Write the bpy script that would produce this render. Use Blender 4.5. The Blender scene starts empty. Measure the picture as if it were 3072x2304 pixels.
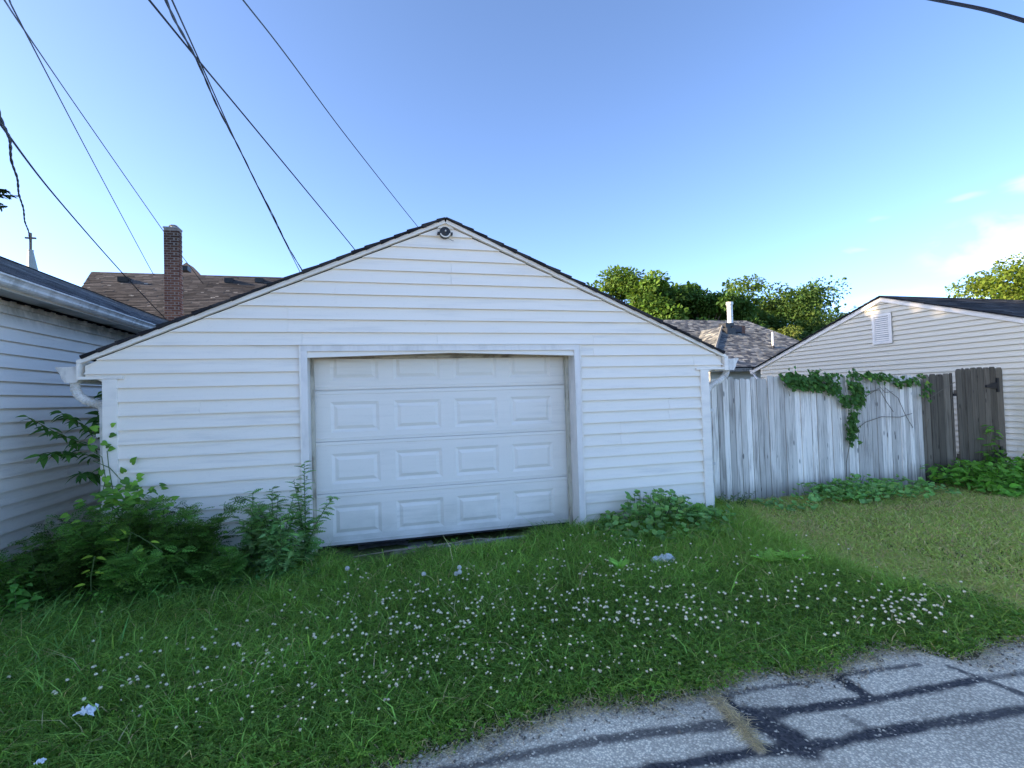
import bpy, math, random
import numpy as np
from mathutils import Vector, Matrix

random.seed(7)
RNG = np.random.default_rng(11)
SC = bpy.context.scene
COL = SC.collection
R = math.radians

# ------------------------------------------------------------------ camera
F_PX, YAW, PITCH, ROLL, CAM_H = 1500.0, 0.26133, 0.02538, -0.030112, 1.45
_fw = Vector((math.sin(YAW) * math.cos(PITCH), math.cos(YAW) * math.cos(PITCH), math.sin(PITCH)))
_rt = Vector((math.cos(YAW), -math.sin(YAW), 0))
_up = _rt.cross(_fw)
_r2 = math.cos(ROLL) * _rt + math.sin(ROLL) * _up
_u2 = -math.sin(ROLL) * _rt + math.cos(ROLL) * _up
cam = bpy.data.cameras.new("camera")
cam.sensor_width = 36.0
cam.lens = 36.0 * F_PX / 3072.0
cam.clip_start = 0.05
cam.clip_end = 3000
camo = bpy.data.objects.new("camera", cam)
COL.objects.link(camo)
camo.matrix_world = Matrix(((_r2.x, _u2.x, -_fw.x, 0), (_r2.y, _u2.y, -_fw.y, 0), (_r2.z, _u2.z, -_fw.z, CAM_H), (0, 0, 0, 1)))
SC.camera = camo

# ------------------------------------------------------------------ sky, sun, exposure
SUN_EL, SUN_AZ = R(18.0), R(-82.0)          # azimuth measured from +Y towards +X: the sun stands far left
world = bpy.data.worlds.new("World")
SC.world = world
world.use_nodes = True
wn = world.node_tree
wn.nodes.clear()
w_out = wn.nodes.new("ShaderNodeOutputWorld")
w_bg = wn.nodes.new("ShaderNodeBackground")
sky = wn.nodes.new("ShaderNodeTexSky")
sky.sky_type = 'NISHITA'
sky.sun_disc = False
sky.sun_elevation = SUN_EL
sky.sun_rotation = SUN_AZ
sky.altitude = 200
sky.air_density = 0.35
sky.dust_density = 0.45
sky.ozone_density = 3.6
w_bg.inputs['Strength'].default_value = 0.15
# thin evening clouds low in the sky
w_tc = wn.nodes.new("ShaderNodeTexCoord")
def wmath(op, a, b=None, c=None, clamp=False):
    n = wn.nodes.new("ShaderNodeMath"); n.operation = op; n.use_clamp = clamp
    for i, v in enumerate((a, b, c)):
        if v is None: continue
        if isinstance(v, (int, float)): n.inputs[i].default_value = v
        else: wn.links.new(v, n.inputs[i])
    return n.outputs[0]
w_sep = wn.nodes.new("ShaderNodeSeparateXYZ"); wn.links.new(w_tc.outputs['Generated'], w_sep.inputs[0])
w_map = wn.nodes.new("ShaderNodeMapping"); wn.links.new(w_tc.outputs['Generated'], w_map.inputs[0])
w_map.inputs['Scale'].default_value = (4.0, 4.0, 11.0)
w_map.inputs['Location'].default_value = (0.35, 0.1, 0.2)
w_noise = wn.nodes.new("ShaderNodeTexNoise"); wn.links.new(w_map.outputs[0], w_noise.inputs['Vector'])
w_noise.inputs['Scale'].default_value = 2.1
w_noise.inputs['Detail'].default_value = 7
w_noise.inputs['Roughness'].default_value = 0.52
w_noise.inputs['Distortion'].default_value = 0.5
CLOUDS = []
wn.links.new(w_bg.outputs[0], w_out.inputs[0])

sun = bpy.data.lights.new("sun", 'SUN')
sun.energy = 2.6
sun.angle = R(0.5)
sun.color = (1.0, 0.80, 0.56)
suno = bpy.data.objects.new("sun", sun)
COL.objects.link(suno)
_sd = Vector((math.sin(SUN_AZ) * math.cos(SUN_EL), math.cos(SUN_AZ) * math.cos(SUN_EL), math.sin(SUN_EL)))
suno.rotation_euler = (-_sd).to_track_quat('-Z', 'Y').to_euler()
suno.location = (-30, 5, 20)

SC.view_settings.view_transform = 'Standard'
SC.view_settings.look = 'None'
SC.view_settings.gamma = 1.0
SC.view_settings.use_curve_mapping = False
SC.view_settings.exposure = 2.57
SC.cycles.max_bounces = 9; SC.cycles.diffuse_bounces = 6; SC.cycles.transmission_bounces = 6
SC.cycles.use_denoising = True; SC.cycles.adaptive_threshold = .005

# ------------------------------------------------------------------ places: a point of the photograph turned into a point of the world
S = 1.38877                                   # px of the 2212 px wide view -> px of the 3072 px photograph
def ray(x, y):
    return (x - 1536) / F_PX * _r2 - (y - 1152) / F_PX * _u2 + _fw
def on_y(x, y, Y):
    d = ray(x, y); t = Y / d.y
    return Vector((d.x * t, Y, d.z * t + CAM_H))
def on_x(x, y, X):
    d = ray(x, y); t = X / d.x
    return Vector((X, d.y * t, d.z * t + CAM_H))
def on_z(x, y, z=0.0):
    d = ray(x, y); t = (z - CAM_H) / d.z
    return Vector((d.x * t, d.y * t, z))
def on_plane(x, y, p0, n):
    d = ray(x, y); o = Vector((0, 0, CAM_H))
    return o + d * ((p0 - o).dot(n) / d.dot(n))

# clouds: direction, half sizes (as tangent units) and strength
w_cl = None
for (cx, cy, hx, hy, amp, thr) in ((3070, 720, 300, 115, 1.0, .40), (2560, 752, 100, 30, .85, .46), (2950, 880, 520, 60, .4, .40), (3150, 530, 120, 50, .6, .48), (2900, 590, 60, 14, .3, .44), (2640, 655, 40, 14, .3, .44)):
    d = ray(cx, cy).normalized()
    ex = Vector((d.y, -d.x, 0)).normalized(); ey = ex.cross(d) * -1
    def dotn(v):
        n = wn.nodes.new("ShaderNodeVectorMath"); n.operation = 'DOT_PRODUCT'
        wn.links.new(w_tc.outputs['Generated'], n.inputs[0]); n.inputs[1].default_value = v
        return n.outputs['Value']
    k = 1.0 / (ray(cx, cy).length)
    du = wmath('DIVIDE', dotn(ex), hx / F_PX * k); dv = wmath('DIVIDE', dotn(ey), hy / F_PX * k)
    r2 = wmath('ADD', wmath('POWER', du, 2), wmath('POWER', dv, 2))
    front = wmath('GREATER_THAN', dotn(d), 0.2)
    fall = wmath('MULTIPLY', wmath('SUBTRACT', 1.0, wmath('POWER', r2, .6), clamp=True), front)
    dens = wmath('MULTIPLY', wmath('SUBTRACT', wmath('ADD', w_noise.outputs['Fac'], wmath('MULTIPLY', fall, .22)), thr + .08), 4.0, clamp=True)
    c = wmath('MULTIPLY', wmath('MULTIPLY', dens, wmath('MULTIPLY', fall, 1.8, clamp=True)), amp)
    w_cl = c if w_cl is None else wmath('MAXIMUM', w_cl, c)
w_mix = wn.nodes.new("ShaderNodeMix"); w_mix.data_type = 'RGBA'
wn.links.new(wmath('MULTIPLY', w_cl, .7), w_mix.inputs['Factor'])
w_tint = wn.nodes.new("ShaderNodeMix"); w_tint.data_type = 'RGBA'; w_tint.blend_type = 'MULTIPLY'; w_tint.inputs['Factor'].default_value = 1.0
wn.links.new(sky.outputs[0], w_tint.inputs[6]); w_tint.inputs[7].default_value = (1.07, 0.94, 0.81, 1)
wn.links.new(w_tint.outputs[2], w_mix.inputs[6])
w_mix.inputs[7].default_value = (1.7, 1.95, 2.5, 1)
wn.links.new(w_mix.outputs[2], w_bg.inputs['Color'])

# ------------------------------------------------------------------ materials
MATS = {}
class NT:
    def __init__(s, name):
        s.m = bpy.data.materials.new(name); s.m.use_nodes = True
        s.t = s.m.node_tree; s.b = s.t.nodes['Principled BSDF']; s.o = s.t.nodes['Material Output']
        s.geo = s.t.nodes.new('ShaderNodeNewGeometry'); s.info = s.t.nodes.new('ShaderNodeObjectInfo')
        MATS[name] = s.m
    def put(s, v, sock):
        if hasattr(v, 'is_linked'): s.t.links.new(v, sock)
        elif isinstance(v, (tuple, list)) and len(v) == 3 and sock.type == 'RGBA': sock.default_value = (*v, 1)
        else: sock.default_value = v
    def pos(s, sx=1, sy=1, sz=1, rnd=0.0, obj=False):
        if obj:
            tc = s.t.nodes.new('ShaderNodeTexCoord'); src = tc.outputs['Object']
        else: src = s.geo.outputs['Position']
        mp = s.t.nodes.new('ShaderNodeMapping'); s.t.links.new(src, mp.inputs[0]); mp.inputs['Scale'].default_value = (sx, sy, sz)
        if rnd:
            cb = s.t.nodes.new('ShaderNodeCombineXYZ'); r = s.math('MULTIPLY', s.info.outputs['Random'], rnd)
            for i in range(3): s.t.links.new(r, cb.inputs[i])
            s.t.links.new(cb.outputs[0], mp.inputs['Location'])
        return mp.outputs[0]
    def noise(s, vec, scale=1.0, detail=4, rough=.55, dist=0.0):
        n = s.t.nodes.new('ShaderNodeTexNoise'); s.t.links.new(vec, n.inputs['Vector'])
        n.inputs['Scale'].default_value = scale; n.inputs['Detail'].default_value = detail
        n.inputs['Roughness'].default_value = rough; n.inputs['Distortion'].default_value = dist
        return n.outputs['Fac']
    def vor(s, vec, scale, out='Distance'):
        n = s.t.nodes.new('ShaderNodeTexVoronoi'); s.t.links.new(vec, n.inputs['Vector']); n.inputs['Scale'].default_value = scale
        return n.outputs[out]
    def ramp(s, f, *stops):
        n = s.t.nodes.new('ShaderNodeMapRange'); n.clamp = True; n.interpolation_type = 'SMOOTHSTEP'
        s.put(f, n.inputs['Value']); n.inputs['From Min'].default_value = stops[0]; n.inputs['From Max'].default_value = stops[1]
        n.inputs['To Min'].default_value = stops[2] if len(stops) > 2 else 0; n.inputs['To Max'].default_value = stops[3] if len(stops) > 3 else 1
        return n.outputs[0]
    def math(s, op, a, b=0.0, clamp=False):
        n = s.t.nodes.new('ShaderNodeMath'); n.operation = op; n.use_clamp = clamp
        s.put(a, n.inputs[0]); s.put(b, n.inputs[1]); return n.outputs[0]
    def mix(s, f, a, b, mode='MIX'):
        n = s.t.nodes.new('ShaderNodeMix'); n.data_type = 'RGBA'; n.blend_type = mode
        s.put(f, n.inputs['Factor']); s.put(a, n.inputs[6]); s.put(b, n.inputs[7]); return n.outputs[2]
    def attr(s, name, out='Color'):
        n = s.t.nodes.new('ShaderNodeAttribute'); n.attribute_name = name; return n.outputs[out]
    def z(s):
        n = s.t.nodes.new('ShaderNodeSeparateXYZ'); s.t.links.new(s.geo.outputs['Position'], n.inputs[0]); return n.outputs['Z']
    def bump(s, h, strength=.2, dist=.01):
        n = s.t.nodes.new('ShaderNodeBump'); n.inputs['Strength'].default_value = strength; n.inputs['Distance'].default_value = dist
        s.put(h, n.inputs['Height']); s.t.links.new(n.outputs[0], s.b.inputs['Normal'])
    def done(s, col, rough=.6, spec=.3, metal=0.0):
        s.put(col, s.b.inputs['Base Color']); s.put(rough, s.b.inputs['Roughness'])
        s.b.inputs['Specular IOR Level'].default_value = spec; s.b.inputs['Metallic'].default_value = metal
        return s.m

def vinyl(name, base, dirt, amt=.5, mildew=None, ground=.35):
    n = NT(name)
    f = n.ramp(n.noise(n.pos(1.6, 1.6, 22, rnd=9), 1.0, 6, .62), .45, .75)
    g = n.ramp(n.noise(n.pos(.5, .5, .6, rnd=4), 1.0, 3), .35, .7)
    c = n.mix(n.math('MULTIPLY', n.math('MULTIPLY', f, g), amt), base, dirt)
    sp = n.ramp(n.noise(n.pos(), 46, 4, .7), .56, .72)
    c = n.mix(n.math('MULTIPLY', sp, amt * .35), c, dirt)
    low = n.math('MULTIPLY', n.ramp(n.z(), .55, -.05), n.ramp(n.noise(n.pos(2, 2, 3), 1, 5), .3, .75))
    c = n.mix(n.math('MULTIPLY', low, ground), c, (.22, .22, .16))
    if mildew:
        z0, z1 = mildew
        mm = n.math('MULTIPLY', n.ramp(n.z(), z0, z1), n.ramp(n.noise(n.pos(3, 3, 1.1), 1.4, 6, .62), .36, .62))
        c = n.mix(n.math('MULTIPLY', mm, .62), c, (.12, .13, .09))
    n.bump(n.noise(n.pos(5, 5, 30), 1, 3), .03, .003)
    return n.done(c, .48, .35)
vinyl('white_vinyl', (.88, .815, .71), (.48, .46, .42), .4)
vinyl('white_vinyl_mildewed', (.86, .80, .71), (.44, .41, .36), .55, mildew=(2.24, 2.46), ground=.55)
vinyl('beige_vinyl', (.72, .655, .52), (.50, .45, .36), .4)
vinyl('cream_siding', (.72, .66, .52), (.6, .55, .42), .3)
def plain(name, col, rough=.5, spec=.3, dirt=None, amt=.4, sc=(4, 4, 4), metal=0, bump=0):
    n = NT(name); c = col
    if dirt:
        c = n.mix(n.math('MULTIPLY', n.ramp(n.noise(n.pos(*sc, rnd=5), 1.0, 6, .6), .42, .72), amt), col, dirt)
    if bump: n.bump(n.noise(n.pos(*sc), 6, 5), bump, .01)
    return n.done(c, rough, spec, metal)
plain('white_trim', (.88, .82, .73), .45, .35, (.46, .45, .43), .28, (3, 3, 9))
plain('casing_metal', (.80, .76, .71), .35, .4, (.40, .38, .36), .32, (9, 9, 3))
plain('stop_moulding', (.56, .52, .42), .6, .2, (.16, .13, .09), .8, (14, 14, 4))
plain('lintel_stained', (.46, .41, .32), .7, .2, (.10, .08, .06), .9, (5, 9, 9))
vinyl('door_paint', (.85, .80, .72), (.56, .54, .48), .4, ground=.45)
plain('gutter_white', (.76, .73, .68), .42, .4, (.26, .24, .20), .6, (9, 9, 5))
plain('dark_void', (.012, .012, .014), .9, .1)
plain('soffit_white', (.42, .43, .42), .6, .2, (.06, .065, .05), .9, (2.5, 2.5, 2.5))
plain('rotten_wood', (.33, .29, .24), .85, .1, (.09, .075, .06), .9, (12, 12, 20), bump=.4)
plain('concrete_old', (.36, .35, .34), .9, .1, (.2, .19, .18), .7, (16, 16, 16), bump=.4)
plain('black_plastic', (.018, .019, .022), .45, .4, (.06, .06, .055), .6, (20, 20, 20))
plain('dull_metal', (.42, .42, .40), .4, .4, (.2, .16, .1), .6, (30, 30, 30), metal=.6)
plain('black_iron', (.016, .016, .018), .5, .4)
plain('cable_rubber', (.012, .013, .018), .55, .3)
plain('flue_metal', (.62, .61, .56), .45, .4, (.28, .25, .2), .6, (3, 3, 14), metal=.25)
plain('spire_grey', (.30, .32, .31), .6, .3, (.2, .22, .22), .5, (.6, .6, .6))
plain('cross_bronze', (.12, .085, .05), .5, .3)
plain('bark', (.13, .11, .085), .9, .1, (.06, .05, .04), .8, (6, 6, 1.5), bump=.5)
plain('stem_green', (.11, .16, .055), .6, .2, (.06, .1, .03), .6, (20, 20, 20))
plain('vine_stem', (.16, .14, .11), .8, .1, (.09, .08, .06), .6, (20, 20, 20))
plain('litter_paper', (.76, .79, .80), .6, .2, (.5, .55, .56), .4, (16, 16, 16), bump=.2)
plain('stone_pale', (.66, .70, .70), .8, .2, (.3, .33, .31), .7, (9, 9, 9), bump=.4)
plain('brick_wall', (.2, .11, .08), .9, .1, (.12, .07, .05), .6, (9, 9, 30))
plain('mortar', (.36, .31, .27), .9, .1, (.2, .17, .15), .6, (8, 8, 8))
plain('window_glass', (.04, .05, .06), .08, .5)
def brick():
    n = NT('chimney_brick')
    c = n.mix(n.info.outputs['Random'], (.16, .062, .044), (.30, .14, .09))
    soot = n.math('MULTIPLY', n.ramp(n.z(), 5.7, 7.2), .7)
    c = n.mix(soot, c, (.030, .029, .024))
    n.bump(n.noise(n.pos(), 60, 3), .3, .01)
    return n.done(c, .9, .1)
brick()
def wood(name, paint, bare, dark, amt, low):
    n = NT(name)
    f = n.ramp(n.noise(n.pos(52, 52, 2.2, rnd=13), 1, 6, .66), .5 - .1 * amt, .62)
    patch = n.ramp(n.noise(n.pos(7, 7, 1.3, rnd=17), 1, 5, .6), .36, .64)
    k = n.math('MULTIPLY', f, n.math('ADD', n.math('MULTIPLY', patch, .72), .16), clamp=True)
    c = n.mix(k, paint, bare)
    top = n.math('MULTIPLY', n.ramp(n.z(), .9, 1.65), n.ramp(n.noise(n.pos(24, 24, 1.0, rnd=7), 1, 5, .62), .38, .66))
    c = n.mix(n.math('MULTIPLY', top, .45), c, bare)
    kn = n.ramp(n.vor(n.pos(9, 9, 2.6, rnd=21), 1.0), .13, .07)
    c = n.mix(n.math('MULTIPLY', kn, .75), c, dark)
    tint = n.ramp(n.info.outputs['Random'], 0, 1, .62, 1.14)
    hsv = n.t.nodes.new('ShaderNodeHueSaturation'); n.put(tint, hsv.inputs['Value']); n.put(c, hsv.inputs['Color'])
    c = n.mix(n.math('MULTIPLY', n.ramp(n.z(), low + .3, low - .02), .5), hsv.outputs[0], dark)
    n.bump(n.noise(n.pos(60, 60, 2.5, rnd=13), 1, 5), .5, .006)
    return n.done(c, .85, .15)
wood('peeling_white_wood', (.88, .82, .73), (.36, .32, .28), (.08, .075, .065), .8, 0)
wood('grey_wood', (.20, .17, .13), (.09, .076, .06), (.022, .02, .018), .6, 0)
def shingle(name, tint=1.0, rough=.95):
    n = NT(name)
    gr = n.ramp(n.noise(n.pos(), 90, 3, .7), .3, .7, .72, 1.25)
    c = n.mix(1.0, n.attr('col'), gr, 'MULTIPLY')
    bl = n.ramp(n.noise(n.pos(), .7, 4), .3, .7, .8, 1.18)
    c = n.mix(1.0, c, bl, 'MULTIPLY')
    n.bump(n.noise(n.pos(), 120, 2), .3, .004)
    return n.done(c, rough, .1)
shingle('asphalt_shingle')
def foliage(name, trans=.35, rough=.5, spec=.25, tcol=(.75, 1.0, .35)):
    n = NT(name)
    c = n.attr('col')
    va = n.ramp(n.info.outputs['Random'], 0, 1, .72, 1.28)
    c = n.mix(1.0, c, va, 'MULTIPLY')
    n.done(c, rough, spec)
    tr = n.t.nodes.new('ShaderNodeBsdfTranslucent'); n.put(n.mix(1.0, c, tcol, 'MULTIPLY'), tr.inputs['Color'])
    ms = n.t.nodes.new('ShaderNodeMixShader'); ms.inputs[0].default_value = trans
    n.t.links.new(n.b.outputs[0], ms.inputs[1]); n.t.links.new(tr.outputs[0], ms.inputs[2]); n.t.links.new(ms.outputs[0], n.o.inputs[0])
    return n.m
foliage('leaf_green', .42, .55, .12, (.9, 1.0, .5)); foliage('grass_blade', .48, .6, .06, (.95, 1.0, .55)); foliage('tree_leaf', .42, .6, .1, (1.0, 1.0, .45)); foliage('petal', .2, .7, .1, (1, 1, 1))
def ground_mat():
    n = NT('soil')
    a = n.ramp(n.noise(n.pos(), 2.2, 5), .35, .65)
    b = n.ramp(n.noise(n.pos(), 30, 5, .7), .35, .65)
    c = n.mix(a, (.10, .14, .045), (.14, .165, .055))
    c = n.mix(n.math('MULTIPLY', b, .6), c, (.075, .062, .040))
    c = n.mix(n.attr('dirt', 'Fac'), c, n.mix(b, (.20, .165, .12), (.31, .27, .21)))
    n.bump(n.noise(n.pos(), 24, 5), .8, .03)
    return n.done(c, .95, .05)
ground_mat()
def alley_mat():
    n = NT('aggregate_paving')
    sp = n.vor(n.pos(), 100, 'Color')
    bw = n.t.nodes.new('ShaderNodeSeparateColor'); n.put(sp, bw.inputs[0])
    v = bw.outputs[0]
    edge = n.ramp(n.vor(n.pos(), 100), .30, .60)
    peb = n.mix(n.ramp(v, .12, .55), (.64, .56, .43), (.97, .87, .66))
    peb = n.mix(n.math('MULTIPLY', n.ramp(bw.outputs[1], .8, .9), .5), peb, (.5, .43, .33))
    peb = n.mix(n.math('MULTIPLY', edge, .55), peb, (.31, .27, .20))
    big = n.ramp(n.noise(n.pos(), 1.6, 4), .3, .7, .82, 1.1)
    peb = n.mix(1.0, peb, big, 'MULTIPLY')
    tarf = n.math('MULTIPLY', n.attr('tar', 'Fac'), n.ramp(n.math('ADD', v, n.math('MULTIPLY', n.noise(n.pos(), 14, 4), .55)), 1.36, 1.14), clamp=True)
    c = n.mix(tarf, peb, n.mix(bw.outputs[2], (.030, .030, .034), (.085, .083, .085)))
    st = n.noise(n.pos(70, 70, 70), 1, 5, .7, 1.5)
    c = n.mix(n.attr('straw', 'Fac'), c, n.mix(n.ramp(st, .35, .65), (.32, .25, .16), (.66, .56, .40)))
    n.bump(n.math('SUBTRACT', 1.0, n.vor(n.pos(), 100)), .35, .005)
    return n.done(c, .8, .25)
alley_mat()

# ------------------------------------------------------------------ builders
class MB:
    def __init__(s): s.v = []; s.f = []; s.c = []
    def add(s, vs, fs, col=None):
        o = len(s.v); s.v += [tuple(v) for v in vs]; s.f += [tuple(i + o for i in f) for f in fs]
        if col is not None: s.c += [col] * len(vs)
        return s
    def box(s, x0, x1, y0, y1, z0, z1, col=None):
        return s.add([(x0, y0, z0), (x1, y0, z0), (x1, y1, z0), (x0, y1, z0), (x0, y0, z1), (x1, y0, z1), (x1, y1, z1), (x0, y1, z1)],
                     [(0, 3, 2, 1), (4, 5, 6, 7), (0, 1, 5, 4), (1, 2, 6, 5), (2, 3, 7, 6), (3, 0, 4, 7)], col)
    def prism(s, poly, d, col=None):          # polygon (3D points) pushed along d
        n = len(poly); d = Vector(d); a = [Vector(p) for p in poly]; b = [p + d for p in a]
        return s.add(a + b, [tuple(range(n))[::-1], tuple(range(n, 2 * n))] + [(i, (i + 1) % n, n + (i + 1) % n, n + i) for i in range(n)], col)
    def tube(s, pts, r, n=8, col=None, caps=True):
        pts = [Vector(p) for p in pts]; rs = r if isinstance(r, (list, tuple)) else [r] * len(pts)
        vs = []; fs = []; ref = None
        for i, p in enumerate(pts):
            t = (pts[min(i + 1, len(pts) - 1)] - pts[max(i - 1, 0)]).normalized()
            if ref is None: ref = t.orthogonal().normalized()
            u = (ref - t * ref.dot(t)).normalized(); w = t.cross(u); ref = u
            vs += [p + (u * math.cos(2 * math.pi * k / n) + w * math.sin(2 * math.pi * k / n)) * rs[i] for k in range(n)]
        for i in range(len(pts) - 1):
            fs += [(i * n + k, i * n + (k + 1) % n, (i + 1) * n + (k + 1) % n, (i + 1) * n + k) for k in range(n)]
        if caps: fs += [tuple(range(n))[::-1], tuple(range((len(pts) - 1) * n, len(pts) * n))]
        return s.add(vs, fs, col)
    def mesh(s, name, off=(0, 0, 0), smooth=False):
        me = bpy.data.meshes.new(name)
        off = Vector(off)
        me.from_pydata([tuple(Vector(v) - off) for v in s.v], [], s.f)
        if s.c:
            at = me.attributes.new('col', 'FLOAT_COLOR', 'POINT')
            at.data.foreach_set('color', np.array([(*c, 1) for c in s.c], dtype=np.float32).ravel())
        if smooth: me.polygons.foreach_set('use_smooth', [True] * len(me.polygons))
        me.update()
        return me
def tag(o, label=None, cat=None, group=None, kind=None):
    for k, v in (('label', label), ('category', cat), ('group', group), ('kind', kind)):
        if v: o[k] = v
    return o
def link(name, me, mat, parent=None, loc=(0, 0, 0)):
    if mat and not me.materials: me.materials.append(MATS[mat])
    o = bpy.data.objects.new(name, me); COL.objects.link(o); o.location = loc
    if parent: o.parent = parent
    return o
BASE = {}
def thing(name, loc, label, cat, group=None):
    o = bpy.data.objects.new(name, None); COL.objects.link(o); o.location = loc; o.empty_display_size = .2
    BASE[o] = Vector(loc)
    return tag(o, label, cat, group)
def part(name, mb, mat, root, parent=None, smooth=False, kind=None):   # vertices in world metres; the part's origin is the thing's base
    o = link(name, mb.mesh(name, BASE[root], smooth), mat, parent or root)
    if kind: o['kind'] = kind
    return o
def solo(name, mb, mat, loc, label, cat, group=None, smooth=False):
    o = link(name, mb.mesh(name, loc, smooth), mat, None, loc)
    return tag(o, label, cat, group)
def struct(name, me, mat, loc=(0, 0, 0)):
    return tag(link(name, me, mat, None, loc), kind='structure')

# big meshes straight from numpy
def np_mesh(name, V, F, colv=None, attrs=()):
    me = bpy.data.meshes.new(name)
    V = np.asarray(V, np.float32); F = np.asarray(F, np.int32); n = F.shape[1]
    me.vertices.add(len(V)); me.vertices.foreach_set('co', V.ravel())
    me.loops.add(F.size); me.loops.foreach_set('vertex_index', F.ravel())
    me.polygons.add(len(F)); me.polygons.foreach_set('loop_start', np.arange(0, F.size, n, dtype=np.int32))
    me.polygons.foreach_set('loop_total', np.full(len(F), n, np.int32))
    if colv is not None:
        at = me.attributes.new('col', 'FLOAT_COLOR', 'POINT')
        at.data.foreach_set('color', np.concatenate([colv, np.ones((len(colv), 1))], 1).astype(np.float32).ravel())
    for nm, a in attrs:
        at = me.attributes.new(nm, 'FLOAT', 'POINT'); at.data.foreach_set('value', np.asarray(a, np.float32))
    me.update(); me.validate()
    return me
def frames(d, n):                             # leaf frames: x along d, z near n
    d = d / np.linalg.norm(d, axis=1, keepdims=True)
    z = n - (n * d).sum(1, keepdims=True) * d; z /= np.linalg.norm(z, axis=1, keepdims=True) + 1e-9
    y = np.cross(z, d)
    return np.stack([d, y, z], 2)
def scatter(proto, P, d, n, size, col, jitter=.0):
    PV, PF = proto; M = frames(d, n); N = len(P)
    V = np.einsum('nij,kj->nki', M, PV) * np.asarray(size).reshape(-1, 1, 1) + P[:, None, :]
    Fc = (PF[None] + (np.arange(N) * len(PV))[:, None, None]).reshape(-1, 3)
    return V.reshape(-1, 3), Fc, np.repeat(col, len(PV), 0)
def join(lst):
    V, Fs, Cs, o = [], [], [], 0
    for v, f, c in lst:
        V.append(v); Fs.append(f + o); Cs.append(c); o += len(v)
    return np.concatenate(V), np.concatenate(Fs), np.concatenate(Cs)
def fan(outline, cup=.0, centre=(0.5, 0)):
    c = np.array([centre[0], centre[1], -cup * .4]); o = np.array([(x, y, cup * (((x - centre[0]) ** 2 + (y - centre[1]) ** 2))) for x, y in outline])
    V = np.concatenate([[c], o]); k = len(o)
    return V, np.array([(0, 1 + i, 1 + (i + 1) % k) for i in range(k)])
def strip(ts, ws, droop=.2, fold=.25):
    V = []; Fc = []
    for t, w in zip(ts, ws): V += [(t, -w, w * fold - droop * t * t), (t, 0, -droop * t * t), (t, w, w * fold - droop * t * t)]
    for i in range(len(ts) - 1):
        a = i * 3; b = a + 3
        for k in (0, 1): Fc += [(a + k, b + k, b + k + 1), (a + k, b + k + 1, a + k + 1)]
    return np.array(V), np.array(Fc)
LANCE = strip((0, .12, .35, .6, .85, 1), (.01, .11, .19, .17, .07, .004), .35, .3)
OVATE = strip((0, .1, .3, .6, .85, 1), (.01, .2, .3, .24, .1, .004), .3, .25)
HEART = fan([(.12, 0), (-.05, .16), (0, .34), (.18, .44), (.45, .4), (.72, .22), (1.02, 0), (.72, -.22), (.45, -.4), (.18, -.44), (0, -.34), (-.05, -.16)], -.35, (.35, 0))
_mal = [(.1, 0)] + [(.5 + (.5 + .045 * math.cos(5.5 * (a - math.pi))) * math.cos(a), (.5 + .045 * math.cos(5.5 * (a - math.pi))) * math.sin(a)) for a in np.linspace(math.pi - .45, -math.pi + .45, 15)]
MALLOW = fan(_mal, .45, (.45, 0))
IVY = fan([(.08, 0), (-.06, .2), (.08, .5), (.36, .36), (.6, .34), (.72, .14), (1.05, 0), (.72, -.14), (.6, -.34), (.36, -.36), (.08, -.5), (-.06, -.2)], -.25, (.35, 0))
def _pinnate():
    V = []; Fc = []
    def q(p, dr, ln, w, zz):
        o = len(V); dr = np.array(dr) / np.linalg.norm(dr); nr = np.array((-dr[1], dr[0]))
        a = np.array(p); V.extend([(*(a - nr * w * .4), zz), (*(a + dr * ln * .5 - nr * w), zz + .015), (*(a + dr * ln), zz - .03), (*(a + dr * ln * .5 + nr * w), zz + .015), (*(a + nr * w * .4), zz)])
        Fc.extend([(o, o + 1, o + 4), (o + 1, o + 3, o + 4), (o + 1, o + 2, o + 3)])
    q((0, 0), (1, 0), 1.0, .016, 0)
    for i, t in enumerate((.12, .28, .46, .64, .80)):
        ln = (.44, .46, .36, .26, .16)[i]; zz = -.25 * t * t
        for sg in (1, -1):
            q((t, 0), (.8, sg), ln, .026, zz)
            for u in (.38, .66):
                for s2 in (1, -1):
                    b = np.array((t, 0)) + np.array((.62, .78 * sg)) * ln * u
                    q(b, (.8 + .5 * s2, sg * (1 - .8 * s2)), ln * .36, .022, zz)
    return np.array(V), np.array(Fc)
FERNY = _pinnate()
def _lettuce():
    pts = [(0, .03)]
    for i, t in enumerate(np.linspace(.12, .9, 6)):
        w = (.16, .24, .27, .24, .17, .09)[i]
        pts += [(t - .05, w * .4), (t - .015, w), (t + .05, w * .75), (t + .06, w * .38)]
    pts.append((1, 0))
    up = [(x, y) for x, y in pts]; V = []; Fc = []
    for x, y in up: V += [(x, -y, .25 * y - .25 * x * x), (x, 0, -.25 * x * x - .02), (x, y, .25 * y - .25 * x * x)]
    for i in range(len(up) - 1):
        a = i * 3; b = a + 3
        for k in (0, 1): Fc += [(a + k, b + k, b + k + 1), (a + k, b + k + 1, a + k + 1)]
    return np.array(V), np.array(Fc)
LETTUCE = _lettuce()
TRI3 = (np.array([(0, 0, 0)] + sum([[(.30 * math.cos(a) - .22 * math.sin(a), .30 * math.sin(a) + .22 * math.cos(a), .06), (.62 * math.cos(a), .62 * math.sin(a), .02), (.30 * math.cos(a) + .22 * math.sin(a), .30 * math.sin(a) - .22 * math.cos(a), .06)] for a in (0, 2.1, -2.1)], [])),
        np.array(sum([[(0, 1 + 3 * k, 2 + 3 * k), (0, 2 + 3 * k, 3 + 3 * k)] for k in range(3)], [])))
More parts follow.
